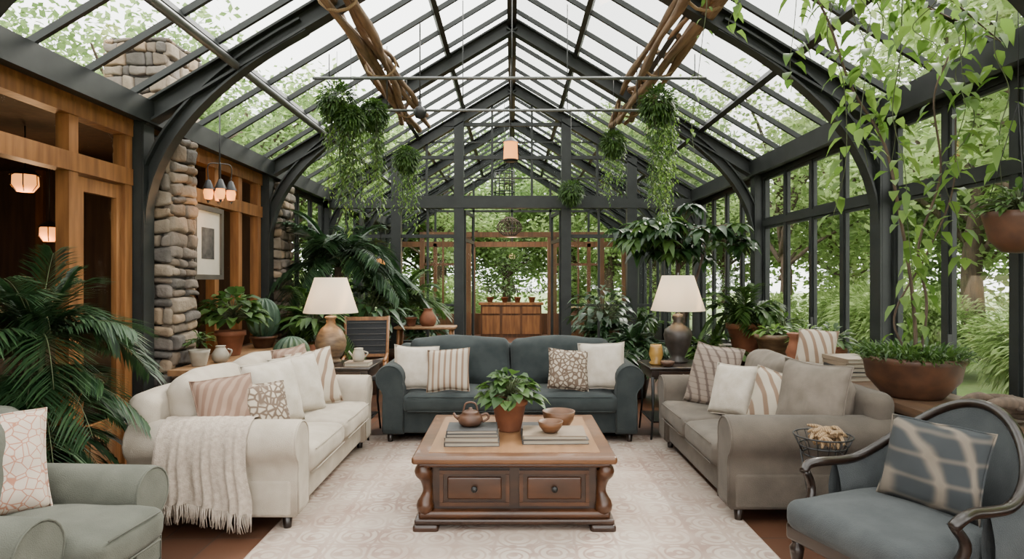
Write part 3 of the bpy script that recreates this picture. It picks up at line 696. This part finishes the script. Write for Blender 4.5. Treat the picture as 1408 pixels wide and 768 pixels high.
# right: tall umbrella tree
m=B(); pot(m,2.15,8.0,0,.28,.5,CLAY); m.tube([(2.15,8.0,.45),(2.19,8.0,1.1),(2.12,8.0,1.6),(2.15,8.0,2.1)],[.04,.035,.03,.02],BARK,8)
m.tube([(2.19,8.0,1.0),(2.32,7.95,1.5),(2.45,7.9,2.0)],[.025,.02,.015],BARK,8)
for k in range(66):
    a=R(0,2*pi); r=.86*math.sqrt(R(.01,1)); c=Vector((2.2+r*math.cos(a),8.0+r*.7*math.sin(a),1.98+R(-.28,.50)*(1.15-r)+.1)); m.tube([(2.15,8.0,1.7+R(0,.3)),c.lerp(Vector((2.15,8.0,2.05)),.5)+Vector((0,0,.08)),c],.007,BARK,5)
    for j in range(9):
        b=2*pi*j/9+R(-.2,.2); m.leaf(c,(math.cos(b),math.sin(b),R(-.25,.3)),R(.18,.28),R(.09,.13),L_DK if k%3 else L_MD,R(.35,.8),4)
m.build('umbrella_tree')
m=B(); pot(m,1.62,8.35,0,.25,.45,CLAY); palm(m,(1.62,8.35,.55),26,1.05,.06,18,L_DK,(.4,.9),(.5,1.45),ll=.3); m.build('potted_fern')
m=B(); pot(m,2.25,7.2,0,.22,.6,CLAY); palm(m,(2.25,7.2,.62),20,.7,.05,16,L_MD,(.4,.9),(.5,1.4),ll=.25); m.build('potted_fern')
m=B(); pot(m,1.35,9.3,0,.24,.5,CLAY); broad(m,(1.35,9.3,1.0),120,.5,.22,.1,L_DK,droop=.5); m.build('potted_plant')
m=B(); pot(m,2.72,7.3,.74,.21,.32); palm(m,(2.72,7.3,1.05),26,.85,.05,18,L_MD,(.3,.9),(.6,1.5),ll=.24); m.build('potted_palm')
m=B(); pot(m,2.78,6.65,.74,.19,.25,CERAM); broad(m,(2.78,6.65,.99),60,.16,.12,.06,L_LT,zf=.6); m.build('potted_plant')
m=B(); pot(m,3.02,6.95,.74,.13,.2); broad(m,(3.02,6.95,1.0),60,.16,.16,.06,L_MD,zf=1.2); m.build('potted_plant')
m=B(); pot(m,2.95,6.3,.74,.11,.17,WPOT); broad(m,(2.95,6.3,.95),50,.13,.16,.03,L_LT,zf=1.3); m.build('potted_plant')
m=B(); pot(m,2.85,7.8,.74,.15,.24); palm(m,(2.85,7.8,.98),18,.5,.04,16,L_MD,(.3,.9),(.6,1.5),ll=.2); m.build('potted_fern')
m=B(); m.lathe([(0,0),(.1,0),(.1,.05),(.05,.06),(.08,.12),(.05,.2),(.04,.26),(.07,.3),(.06,.31),(0,.3)],(2.75,6.1,.74),TERRA,20); m.build('clay_urn')
m=B(); pot(m,3.0,5.85,.74,.12,.19); broad(m,(3.0,5.85,.97),50,.14,.16,.05,L_MD,zf=1.2); m.build('potted_plant')
m=B(); z=.74
for i in range(5): book(m,(2.88,5.3,z),.3,.4,.035,random.choice([BOOKB,BOOKB,BOOKA]),R(-.08,.08)); z+=.036
m.build('book_stack')
pil('throw_pillow',(2.75,5.66,.94),.36,.36,.13,-.9,.3,PSTRIPE)
m=B(); c=(2.85,4.45,.74)
m.lathe([(0,0),(.18,0),(.2,.02),(.29,.13),(.31,.24),(.33,.27),(.315,.29),(.29,.28),(.27,.24),(0,.22)],c,CLAY,36); m.lathe([(.27,.24),(0,.27)],c,SOIL,24)
for i in range(1100):
    a=R(0,2*pi); r=.33*math.sqrt(R(0,1)); m.leaf((c[0]+r*math.cos(a),c[1]+r*math.sin(a),c[2]+.25+R(0,.08)),(math.cos(a)*.6+R(-.4,.4),math.sin(a)*.6+R(-.4,.4),R(.5,1)),R(.08,.17),R(.014,.024),L_MD,R(.2,.7),2)
def vine(m,pts,lr=.07,step=.09,rad=.008,mat=L_LT,w=.6):
    P=cat(pts,8); m.tube(P,[rad*(1-.5*i/len(P)) for i in range(len(P))],STEM if rad<.007 else BARK,5); acc=0
    for i in range(len(P)-1):
        acc+=(P[i+1]-P[i]).length
        while acc>step:
            acc-=step*R(.6,1.4); a=R(0,2*pi); d=Vector((math.cos(a),math.sin(a),R(-.7,.3))); q=P[i]+d*.03
            m.leaf(q,d,lr*R(.7,1.3),lr*w*R(.8,1.1),mat,R(.4,.9),3)
vine(m,[(2.86,4.45,.98),(2.87,4.45,1.2),(2.80,4.4,1.6),(2.70,4.35,2.0),(2.56,4.3,2.5),(2.33,4.3,2.9),(2.15,4.3,3.4),(1.9,4.3,3.75)],.11,.07,.014)
vine(m,[(2.9,4.45,.98),(2.95,4.45,1.4),(2.86,4.4,1.8),(2.98,4.35,2.3),(2.9,4.3,2.8),(3.0,4.3,3.1)],.11,.075,.011)
vine(m,[(2.88,4.5,.98),(2.75,4.5,1.3),(2.95,4.45,1.75),(3.1,4.4,2.2),(3.05,4.3,2.7)],.11,.08,.009)
m.build('climbing_vine_planter')
m=B()
for x,y,z1,ln in((1.38,4.6,3.95,1.55),(1.62,4.5,3.9,.6),(1.9,4.3,3.8,.9),(2.0,4.0,3.75,.6),(2.3,4.1,3.6,1.3),(2.5,4.3,3.5,.9),(2.62,4.2,3.45,1.9),(2.8,3.9,3.3,1.1),(3.0,4.2,3.2,1.5),(2.45,3.7,3.5,.7),(2.95,3.8,3.2,1.2),(2.1,3.8,3.7,.9),(2.25,4.3,3.6,1.6),(2.9,4.7,3.25,.8)):
    th=(x==1.38); pts=[(x,y,z1)]
    for k in range(1,6): pts.append((x+R(-.07,.07),y+R(-.07,.07),z1-ln*k/5))
    vine(m,pts,.05 if th else .11,.06 if th else .055,.004,L_LT,.62)
vine(m,[(1.3,4.4,4.0),(1.9,4.2,3.72),(2.5,4.1,3.45),(3.1,4.0,3.1)],.1,.022,.008); vine(m,[(1.9,3.7,3.7),(2.5,3.8,3.4),(3.05,3.9,3.05)],.1,.022,.008)
m.build('trailing_vines')
m=B(); c=(2.93,3.62,1.72); m.lathe([(0,0),(.08,.01),(.14,.08),(.17,.2),(.18,.24),(.16,.24),(0,.2)],c,CLAY,24); broad(m,(2.93,3.62,1.97),160,.2,.09,.035,L_MD,zf=.7)
for a in(0,2.1,4.2): m.tube([(2.93+.17*math.cos(a),3.62+.17*math.sin(a),1.95),(2.93,3.62,2.6)],.003,BLACK,4)
m.tube([(2.93,3.62,2.6),(2.93,3.62,3.27)],.003,BLACK,4); m.build('hanging_basket')
def hang(x,y,z,r,ln,ns=16,name='hanging_plant'):
    m=B(); m.tube([(x,y,z),(x,y,zr(x)-.02)],.003,BLACK,4)
    m.lathe([(0,-r*.5),(r*.4,-r*.4),(r*.5,0),(0,0)],(x,y,z),SOIL,14)
    for i in range(1500):
        v=Vector((random.gauss(0,1),random.gauss(0,1),random.gauss(0,1))).normalized(); p=Vector((x,y,z))+v*r*R(.5,1.0); m.leaf(p,v+Vector((0,0,-.2)),R(.05,.09),R(.014,.026),L_MD,.4,2)
    for i in range(ns):
        a=R(0,2*pi); rr=r*R(.3,.95); l=ln*R(.35,1); pts=[(x+rr*math.cos(a),y+rr*math.sin(a),z)]
        for k in range(1,5): pts.append((x+rr*math.cos(a)*1.05+R(-.02,.02),y+rr*math.sin(a)+R(-.02,.02),z-l*k/4))
        vine(m,pts,.042,.020,.002,L_MD if i%2 else L_LT,.45)
    m.build(name)
hang(-1.82,6.5,3.42,.19,1.1,28); hang(-1.5,6.75,3.36,.15,1.2,26); hang(-1.35,8.0,3.12,.15,.95,20); hang(1.52,6.5,3.4,.18,1.25,26); hang(1.33,8.2,3.36,.15,.8,10); hang(1.78,7.3,3.2,.11,1.15,22); hang(1.0,10.6,3.05,.2,.2,4); hang(-1.65,6.4,3.22,.12,1.2,22)
for sg,x in((-1,-1.45),(1,1.62)):
    m=B()
    for k in range(6):
        ox=x+R(-.13,.13); oz=3.93+R(-.08,.1); ya=3.8+R(-.3,.3); yb=9.6+R(-.5,.3); pts=[]
        for i in range(9): t=i/8; pts.append((ox+R(-.03,.03)+.08*math.sin(t*4+k),ya+(yb-ya)*t,oz+R(-.03,.03)))
        m.tube(cat(pts,3),[.038+.010*math.sin(i*.8+k) for i in range(25)],LOG,9)
    for k in range(5):
        y=R(5.5,9); m.tube(cat([(x+R(-.05,.05),y,3.95),(x+R(-.12,.12),y+R(.2,.4),4.02),(x+R(-.18,.18),y+R(.5,.8),3.98)],4),[.025]*8+[.01],LOG,6)
    for y in(5.2,6.9,8.6):
        m.tube([(x+.17*math.cos(2*pi*i/12),y,3.94+.14*math.sin(2*pi*i/12)) for i in range(13)],.014,RATTAN,6); m.tube([(x,y,4.0),(x,y,zr(x))],.008,BLACK,5)
    m.build('log_beam')
m=B(); m.tube([(-2.4,2.0,3.43),(-2.4,8.5,3.43)],.035,STEELL,12)
for y in(3.35,5.5,8.3): m.tube([(-2.4,y,3.43),(-2.4,y,3.62)],.012,STEEL,6)
m.build('steel_pipe')
m=B(); m.tube([(-2.07,6.5,3.66),(2.02,6.5,3.66)],.018,STEELL,8)
for x in(-1.9,1.9): m.tube([(x,6.5,3.66),(x,6.5,zr(x))],.006,STEEL,5)
m.build('hanging_rod')
m=B(); m.tube([(-1.9,7.0,3.46),(1.45,7.0,3.46)],.016,STEELL,8)
for x in(-.55,.0,.62,1.4,-1.4): m.tube([(x,7.0,3.46),(x,7.0,zr(x)-.03)],.006,STEEL,5)
m.build('hanging_rod')
m=B(); m.tube([(-1.03,7.0,3.52),(-1.03,7.0,zr(1.03))],.009,BLACK,6); m.lathe([(0,-.08),(.05,-.06),(.075,0),(.05,.05),(.02,.07),(.02,.12),(0,.12)],(-1.03,7.0,3.44),BLACK,18); m.build('ball_pendant_light')
m=B(); c=(-.02,9.5,3.37); m.tube([(c[0],c[1],3.75),(c[0],c[1],ZR)],.006,BLACK,5); m.lathe([(.1,0),(.11,.02),(.1,.26),(.11,.28)],c,AMBER,18); m.lathe([(.115,.28),(.03,.36),(0,.37)],c,BLACK,18); m.lathe([(0,-.01),(.11,-.005),(.11,.02)],c,BLACK,18); m.build('lantern_pendant_light')
m=B(); c=(-.15,12.4,3.1)
for i in range(12):
    a=2*pi*i/12; m.tube([(c[0]+.2*math.cos(a),c[1]+.2*math.sin(a),c[2]),(c[0]+.2*math.cos(a),c[1]+.2*math.sin(a),c[2]+.6)],.008,STEEL,4)
for z in(0,.2,.4,.6): m.tube([(c[0]+.2*math.cos(2*pi*i/20),c[1]+.2*math.sin(2*pi*i/20),c[2]+z) for i in range(21)],.012,STEEL,5)
m.tube([(c[0],c[1],c[2]+.6),(c[0],c[1],ZR)],.006,BLACK,5); m.build('cage_pendant_light')
m=B(); c=(-.05,12.0,2.42)
for k in range(18):
    a=2*pi*k/18; m.tube(cat([(c[0]+.05*math.cos(a),c[1]+.05*math.sin(a),c[2]+.34),(c[0]+.19*math.cos(a+.3),c[1]+.19*math.sin(a+.3),c[2]+.25),(c[0]+.24*math.cos(a+.6),c[1]+.24*math.sin(a+.6),c[2]+.12),(c[0]+.12*math.cos(a+.9),c[1]+.12*math.sin(a+.9),c[2])],4),.008,BARK,5)
for z,r in((.34,.05),(.25,.2),(.12,.245),(.0,.12)): m.tube([(c[0]+r*math.cos(2*pi*i/24),c[1]+r*math.sin(2*pi*i/24),c[2]+z) for i in range(25)],.009,BARK,5)
m.tube([(c[0],c[1],2.65),(c[0],c[1],ZR)],.006,BLACK,5); m.build('wicker_pendant_light')
def lantern(x,y,z,zt,r=.09,name='amber_lantern'):
    m=B(); m.tube([(x,y,z+.2),(x,y,zt)],.006,BLACK,5); m.lathe([(0,0),(r*.6,0),(r,.06),(r*.95,.14),(r*.6,.17)],(x,y,z),AMBER,14); m.lathe([(r*1.1,.15),(r*.5,.21),(0,.23)],(x,y,z),BLACK,14)
    for i in range(6):
        a=2*pi*i/6; m.tube([(x+r*.62*math.cos(a),y+r*.62*math.sin(a),z),(x+r*1.02*math.cos(a),y+r*1.02*math.sin(a),z+.06),(x+r*1.0*math.cos(a),y+r*1.0*math.sin(a),z+.16)],.005,BLACK,4)
    m.build(name)
lantern(-4.5,5.78,2.38,2.99,.11); lantern(-5.0,6.76,1.98,2.99,.10); lantern(-2.1,10.0,1.75,2.9,.07)
m=B(); cx,cy=-2.85,6.1; m.tube([(cx,cy,3.2),(cx,cy,2.5)],.008,BLACK,5)
for k in range(4):
    a=k*pi/2+.5; x=cx+.1*math.cos(a);y=cy+.1*math.sin(a); m.tube(cat([(cx,cy,2.7),(x,y,2.68),(x,y,2.52)]),.005,BLACK,4); m.lathe([(0,0),(.035,.01),(.045,.07),(.035,.13),(.02,.15)],(x,y,2.34),AMBER,12); m.lathe([(.055,.10),(.02,.19),(0,.2)],(x,y,2.34),BLACK,12); m.tube([(x,y,2.34),(x,y,2.31)],[.02,.006],BLACK,6)
m.build('lantern_chandelier')
# picture
m=B(); X=-XW+.14; ya,yb_=6.12,6.74
m.bb((X-.09,ya,1.57),(X+.03,yb_,2.32),FRAMEG); m.bb((X+.03,ya+.045,1.615),(X+.034,yb_-.045,2.275),MATB); m.bb((X+.034,ya+.18,1.78),(X+.038,yb_-.18,2.1),ART)
for a,b,c_,d in((ya,yb_,2.27,2.32),(ya,yb_,1.57,1.62),(ya,ya+.05,1.62,2.27),(yb_-.05,yb_,1.62,2.27)): m.bb((X+.025,a,c_),(X+.055,b,d),FRAMEG)
m.build('framed_picture')

def endtable(x,y,w=.62,d=.6,h=.72):
    m=B(TR(x,y,0)); m.rbox((0,0,h-.015),(w,d,.03),.01,WOODD,m=0); m.bb((-w/2+.03,-d/2+.03,h-.12),(w/2-.03,d/2-.03,h-.03),WOODD)
    m.box((0,-d/2+.025,h-.075),(w-.2,.015,.065),WOODT); m.lathe([(0,0),(.012,.005),(0,.02)],(0,0,0),BRONZE,8,X=Matrix.Translation((0,-d/2+.015,h-.075))@Matrix.Rotation(pi/2,4,'X'))
    for sx in(-1,1):
        for sy in(-1,1): m.tube([(sx*(w/2-.04),sy*(d/2-.04),h-.1),(sx*(w/2-.045),sy*(d/2-.045),.3),(sx*(w/2-.02),sy*(d/2-.02),0)],[.018,.011,.01],BLACK,8)
        m.tube([(sx*(w/2-.04),-(d/2-.04),.18),(sx*(w/2-.04),(d/2-.04),.18)],.008,BLACK,6)
    m.box((0,0,.18),(w-.1,d-.1,.015),WOODD)
    m.build('end_table')
endtable(-1.68,6.33,.62); endtable(1.66,6.35,.66)
def lamp(x,y,z,mat,prof):
    m=B(TR(x,y,z)); m.lathe(prof,(0,0,0),mat,32); zt=prof[-1][1]
    m.cyl((0,0,zt),.012,.14,BLACK,8); m.lathe([(0,0),(.03,.01),(.035,.05),(.02,.09),(0,.1)],(0,0,zt+.1),WARM,12)
    z0=zt+.03; m.lathe([(.275,z0),(.16,z0+.36),(.156,z0+.36),(.271,z0)],(0,0,0),SHADE,40)
    for a in range(3): m.tube([(0,0,z0+.33),(.157*math.cos(a*2.09),.157*math.sin(a*2.09),z0+.35)],.003,BLACK,4)
    m.tube([(0,0,zt+.14),(0,0,z0+.38)],.004,BLACK,5); m.cyl((0,0,z0+.36),.01,.03,BRONZE,8); m.build('table_lamp')
    l=bpy.data.lights.new('lamp_bulb','POINT'); l.energy=26; l.color=(1,.70,.40); l.shadow_soft_size=.05; o=bpy.data.objects.new('lamp_bulb',l); o.location=(x,y,z+zt+.24); bpy.context.collection.objects.link(o)
pa=[(0,0),(.1,0),(.105,.02),(.085,.035),(.1,.06)]
for i in range(13):
    t=i/12; pa.append((.095+.06*math.sin(pi*(t*.9+.05))+.004*(i%2),.06+.28*t))
pa+=[(.085,.36),(.05,.39),(.045,.44),(.065,.46),(.05,.475),(.02,.48)]
lamp(-1.86,6.42,.72,CERAM,pa)
pb=[(0,0),(.1,0),(.105,.02),(.07,.05),(.085,.09),(.125,.18),(.145,.28),(.13,.34),(.07,.38),(.045,.42),(.06,.46),(.05,.49),(.02,.5)]
lamp(1.71,6.45,.72,BRONZE,pb)
m=B(); m.lathe([(0,0),(.06,0),(.07,.02),(.05,.04),(.07,.1),(.06,.17),(.055,.2),(.05,.2),(0,.19)],(1.44,6.25,.72),MUST,22); m.build('mustard_vase')
bowl('dark_bowl',1.88,6.2,.72,.09,.05,BRONZE); bowl('clay_bowl',1.52,6.12,.72,.07,.05,CLAY)
m=B(); m.lathe([(0,0),(.05,0),(.06,.03),(.055,.09),(.04,.12),(.045,.13),(0,.13)],(-1.52,6.2,.76),WPOT,20); m.tube(cat([(-1.47,6.2,.86),(-1.43,6.2,.84),(-1.47,6.2,.79)]),.007,WPOT,6); m.tube([(-1.57,6.2,.8),(-1.62,6.2,.86)],[.012,.008],WPOT,6); book(m,(-1.52,6.2,.72),.24,.2,.04,BOOKB); m.build('small_teapot')
def wchair(x,y,rz):
    m=B(TR(x,y,0,rz))
    for sx in(-1,1):
        m.tube([(sx*.24,.2,0),(sx*.24,.2,.5),(sx*.26,.27,1.12)],.02,WOODF,8); m.tube([(sx*.24,-.24,0),(sx*.24,-.24,.62)],.02,WOODF,8); m.tube([(sx*.24,-.26,.63),(sx*.25,.24,.66)],.018,WOODF,8)
    m.rbox((0,-.02,.43),(.52,.5,.06),.02,WEAVE); X=Matrix.Translation((0,.24,.86))@Matrix.Rotation(-.12,4,'X'); m.box((0,0,0),(.48,.02,.42),WEAVE,X); m.box((0,0,.23),(.54,.035,.045),WOODF,X); m.box((0,0,-.22),(.5,.03,.035),WOODF,X)
    for k in range(6): m.box((0,-.014,-.17+k*.07),(.47,.006,.01),BOOKA,X)
    m.build('woven_chair')
wchair(-1.75,7.45,.15)
m=B(); m.rbox((-1.28,9.3,.86),(.9,.4,.04),.015,WOODL,m=0)
for sx in(-1,1):
    for sy in(-1,1): m.tube([(-1.28+sx*.38,9.3+sy*.15,.84),(-1.28+sx*.42,9.3+sy*.17,0)],.025,WOODF,8)
m.build('side_table')
for sx in(-.95,-.55):
    m=B(); m.lathe([(0,.6),(.15,.6),(.16,.62),(.15,.65),(0,.65)],(sx,9.75,0),WOODL,18)
    for i in range(4): a=i*pi/2+.78; m.tube([(sx+.1*math.cos(a),9.75+.1*math.sin(a),.6),(sx+.17*math.cos(a),9.75+.17*math.sin(a),0)],.015,WOODF,6)
    m.build('wooden_stool')
m=B(); m.lathe([(0,0),(.09,0),(.12,.05),(.13,.12),(.08,.2),(.06,.24),(.08,.26),(0,.25)],(-1.25,9.3,.88),TERRA,20); m.build('clay_vase')
m=B(); pot(m,-1.5,9.3,.88,.09,.13); broad(m,(-1.5,9.3,1.05),40,.14,.14,.05,L_MD); m.build('potted_plant')
m=B(TR(1.82,3.66,0)); 
for z,r in((.60,.13),(.66,.16),(.55,.11)): m.tube([(r*math.cos(2*pi*i/24),r*math.sin(2*pi*i/24),z) for i in range(25)],.005,BLACK,5)
for i in range(14):
    a=2*pi*i/14; m.tube([(.11*math.cos(a),.11*math.sin(a),.55),(.16*math.cos(a),.16*math.sin(a),.66)],.003,BLACK,4)
for i in range(3):
    a=2*pi*i/3+.5; m.tube([(.12*math.cos(a),.12*math.sin(a),.56),(.08*math.cos(a),.08*math.sin(a),.3),(.16*math.cos(a),.16*math.sin(a),0)],.006,BLACK,5)
for i in range(34):
    a=R(0,2*pi); r=R(0,.1); c=Vector((r*math.cos(a),r*math.sin(a),R(.6,.69))); d=Vector((R(-1,1),R(-1,1),R(-.3,.4))).normalized()*R(.04,.09); m.tube(cat([c-d,c+Vector((0,0,.02)),c+d],3),[.006,.012,.014,.014,.012,.01,.006],RATTAN,6)
m.build('wire_basket_stand')
m=B()
for i in range(9):
    c=Vector((R(2.75,3.0),R(3.45,3.9),R(.78,.88))); d=Vector((R(-1,1),R(-1,1),R(-.2,.2))).normalized()*R(.1,.18); m.tube(cat([c-d,c+Vector((R(-.04,.04),0,.03)),c+d],4),[.02,.03,.035,.035,.035,.03,.028,.025,.015],BARK,7)
m.build('driftwood_pile')
for (x,y,s,mt) in((-2.4,12.6,1.4,L_MD),(2.5,12.8,1.5,L_MD),(-2.5,14.2,1.3,L_DK),(2.4,14.2,1.4,L_DK),(-1.9,16.4,1.5,L_MD),(2.2,17.2,1.4,L_MD),(1.75,12.0,1.1,L_DK),(-1.75,11.9,1.1,L_DK),(-2.2,17.2,1.4,L_DK)):
    m=B(); pot(m,x,y,0,.25,.45,TERRA); palm(m,(x,y,.45),16,s*.9,.06,18,mt,(.3,.8),(.6,1.45),ll=.35); m.build('potted_palm')
for x in(-.6,-.2,.15,.55):
    m=B(); pot(m,x,17.2,.94,.1,.15); broad(m,(x,17.2,1.22),50,.28,.2,.05,L_MD); m.build('potted_plant')
sofa('house_sofa',1.8,.9,TAUPE,(-5.0,7.2),0,2,2)

# ------------------------------------------------------------------ outdoor trees
def treemesh(name,h,cr,n,mat,seed,lo=.38,ncl=16,ls=(.12,.22)):
    random.seed(seed); m=B(); m.tube(cat([(0,0,0),(.15,.05,h*.25),(-.05,.1,h*.5),(.1,0,h*.8)],4),[.2-.012*i for i in range(13)],BARK,8)
    cl=[]
    for i in range(ncl):
        a=R(0,2*pi); r=cr*R(.3,.95); z=h*R(lo,.95); c=Vector((r*math.cos(a),r*math.sin(a),z)); cl.append((c,R(.6,1.2)*cr*.42)); m.tube(cat([(0,0,z*.6),(c*.5+Vector((0,0,z*.35))),c],4),[.07-.006*i for i in range(9)],BARK,5)
    for i in range(n):
        c,r=random.choice(cl); v=Vector((random.gauss(0,1),random.gauss(0,1),random.gauss(0,.8))); v=v/max(1,v.length/1.8)*r*.6; p=c+v
        L=R(*ls); d=Vector((R(-1,1),R(-1,1),R(-.8,.4))).normalized(); sd=d.cross(Vector((R(-1,1),R(-1,1),1))).normalized()*L*.28
        m.add([p,p+d*L*.5+sd,p+d*L,p+d*L*.5-sd],[(0,1,2,3)],mat,False)
    ob=m.build(name); return ob
def inst(ob,x,y,s,rz,z=-.12):
    o=ob.copy(); o.location=(x,y,z); o.scale=(s,s,s); o.rotation_euler=(0,0,rz); bpy.context.collection.objects.link(o)
T1=treemesh('garden_tree',7,2.3,6500,L_OUT,1); T2=treemesh('garden_tree',8,2.6,7000,L_OUT2,2)
T3=treemesh('garden_hedge_tree',5,2.2,11000,L_OUT2,3,.08,30,(.14,.26)); T4=treemesh('garden_hedge_tree',5.5,2.2,11000,L_OUT,4,.08,30,(.14,.26))
T1.location=(8.5,3.5,-.12); T2.location=(-8.5,14,-.12); T3.location=(-3.4,24.5,-.12); T4.location=(2.4,25.5,-.12)
random.seed(11)
for x,y,s in((8,8.5,1.1),(9.5,13,1.2),(7.5,17,1.0),(11,0,1.2),(3.5,23,1.1),(-2.6,22.5,1.0),(-7.5,20,1.1),(-10.5,5,1.4)):
    inst(T1,x,y,s,R(0,6))
for x,y,s in((13,3,1.3),(-7,11.2,.85),(-7.5,17,1.0),(5.8,24,1.2),(-11,1,1.3)):
    inst(T2,x,y,s,R(0,6))
for i,(x,y,s) in enumerate([(-6,23,1),(-.5,25.5,.9),(5.0,22.5,1),(7.5,22,1),(10,19,1.1),(11,15.5,1),(11.5,11.5,1.1),(11.8,8,1.),(12,4.5,1.1),(12,1,1.1),(-9,21,1.1),(-9.5,17.5,1),(-9,14,1),(14,24,1.3),(-13,24,1.3),(0,30,1.4),(6,29,1.5),(-6,29,1.5)]):
    inst(T3 if i%2 else T4,x,y,s,R(0,6))
m=B()
for i in range(3000):
    v=Vector((random.gauss(0,1),random.gauss(0,1),random.gauss(0,1))).normalized()*R(.5,1); p=Vector((v.x*.7,v.y*.7,.5+v.z*.5))
    m.leaf(p,v,R(.1,.2),R(.03,.06),L_OUT,.4,2)
bs=m.build('garden_shrub'); bs.location=(6.8,4.2,-.12)
for i in range(28):
    x,y=random.choice([(R(6.4,8),R(0,20)),(R(6.4,8),R(2,12)),(R(-6,-4.8),R(10.2,19)),(R(-3,3.5),R(19.5,21))]); inst(bs,x,y,R(.9,1.5),R(0,6))
# ------------------------------------------------------------------ lights / world
w=bpy.data.worlds.new('sky'); bpy.context.scene.world=w; w.use_nodes=True; bg=w.node_tree.nodes['Background']; bg.inputs[0].default_value=(1,.975,.935,1); bg.inputs[1].default_value=6.2
s=bpy.data.lights.new('sun','SUN'); s.energy=7.5; s.angle=math.radians(14); s.color=(1,.93,.82); o=bpy.data.objects.new('sun',s); o.rotation_euler=(math.radians(-34),math.radians(36),0); bpy.context.collection.objects.link(o)
for x,y,z,e in((-4.5,5.78,2.2,18),(-5.0,6.6,1.85,16),(-5.0,3.0,2.0,14),(-2.85,6.1,2.2,5),(0,16.2,2.3,45)):  # last entry: warm glow added in the far room, with no fixture
    l=bpy.data.lights.new('warm_point_light','POINT'); l.energy=e; l.color=(1,.58,.28); l.shadow_soft_size=.1; o=bpy.data.objects.new('warm_point_light',l); o.location=(x,y,z); bpy.context.collection.objects.link(o)
cam=bpy.data.cameras.new('camera'); co=bpy.data.objects.new('camera',cam); bpy.context.collection.objects.link(co)
co.location=(0,0,1.57); co.rotation_euler=(pi/2,0,0); cam.sensor_width=36; cam.lens=860/1408*36; cam.clip_start=.05; cam.clip_end=300
bpy.context.scene.camera=co
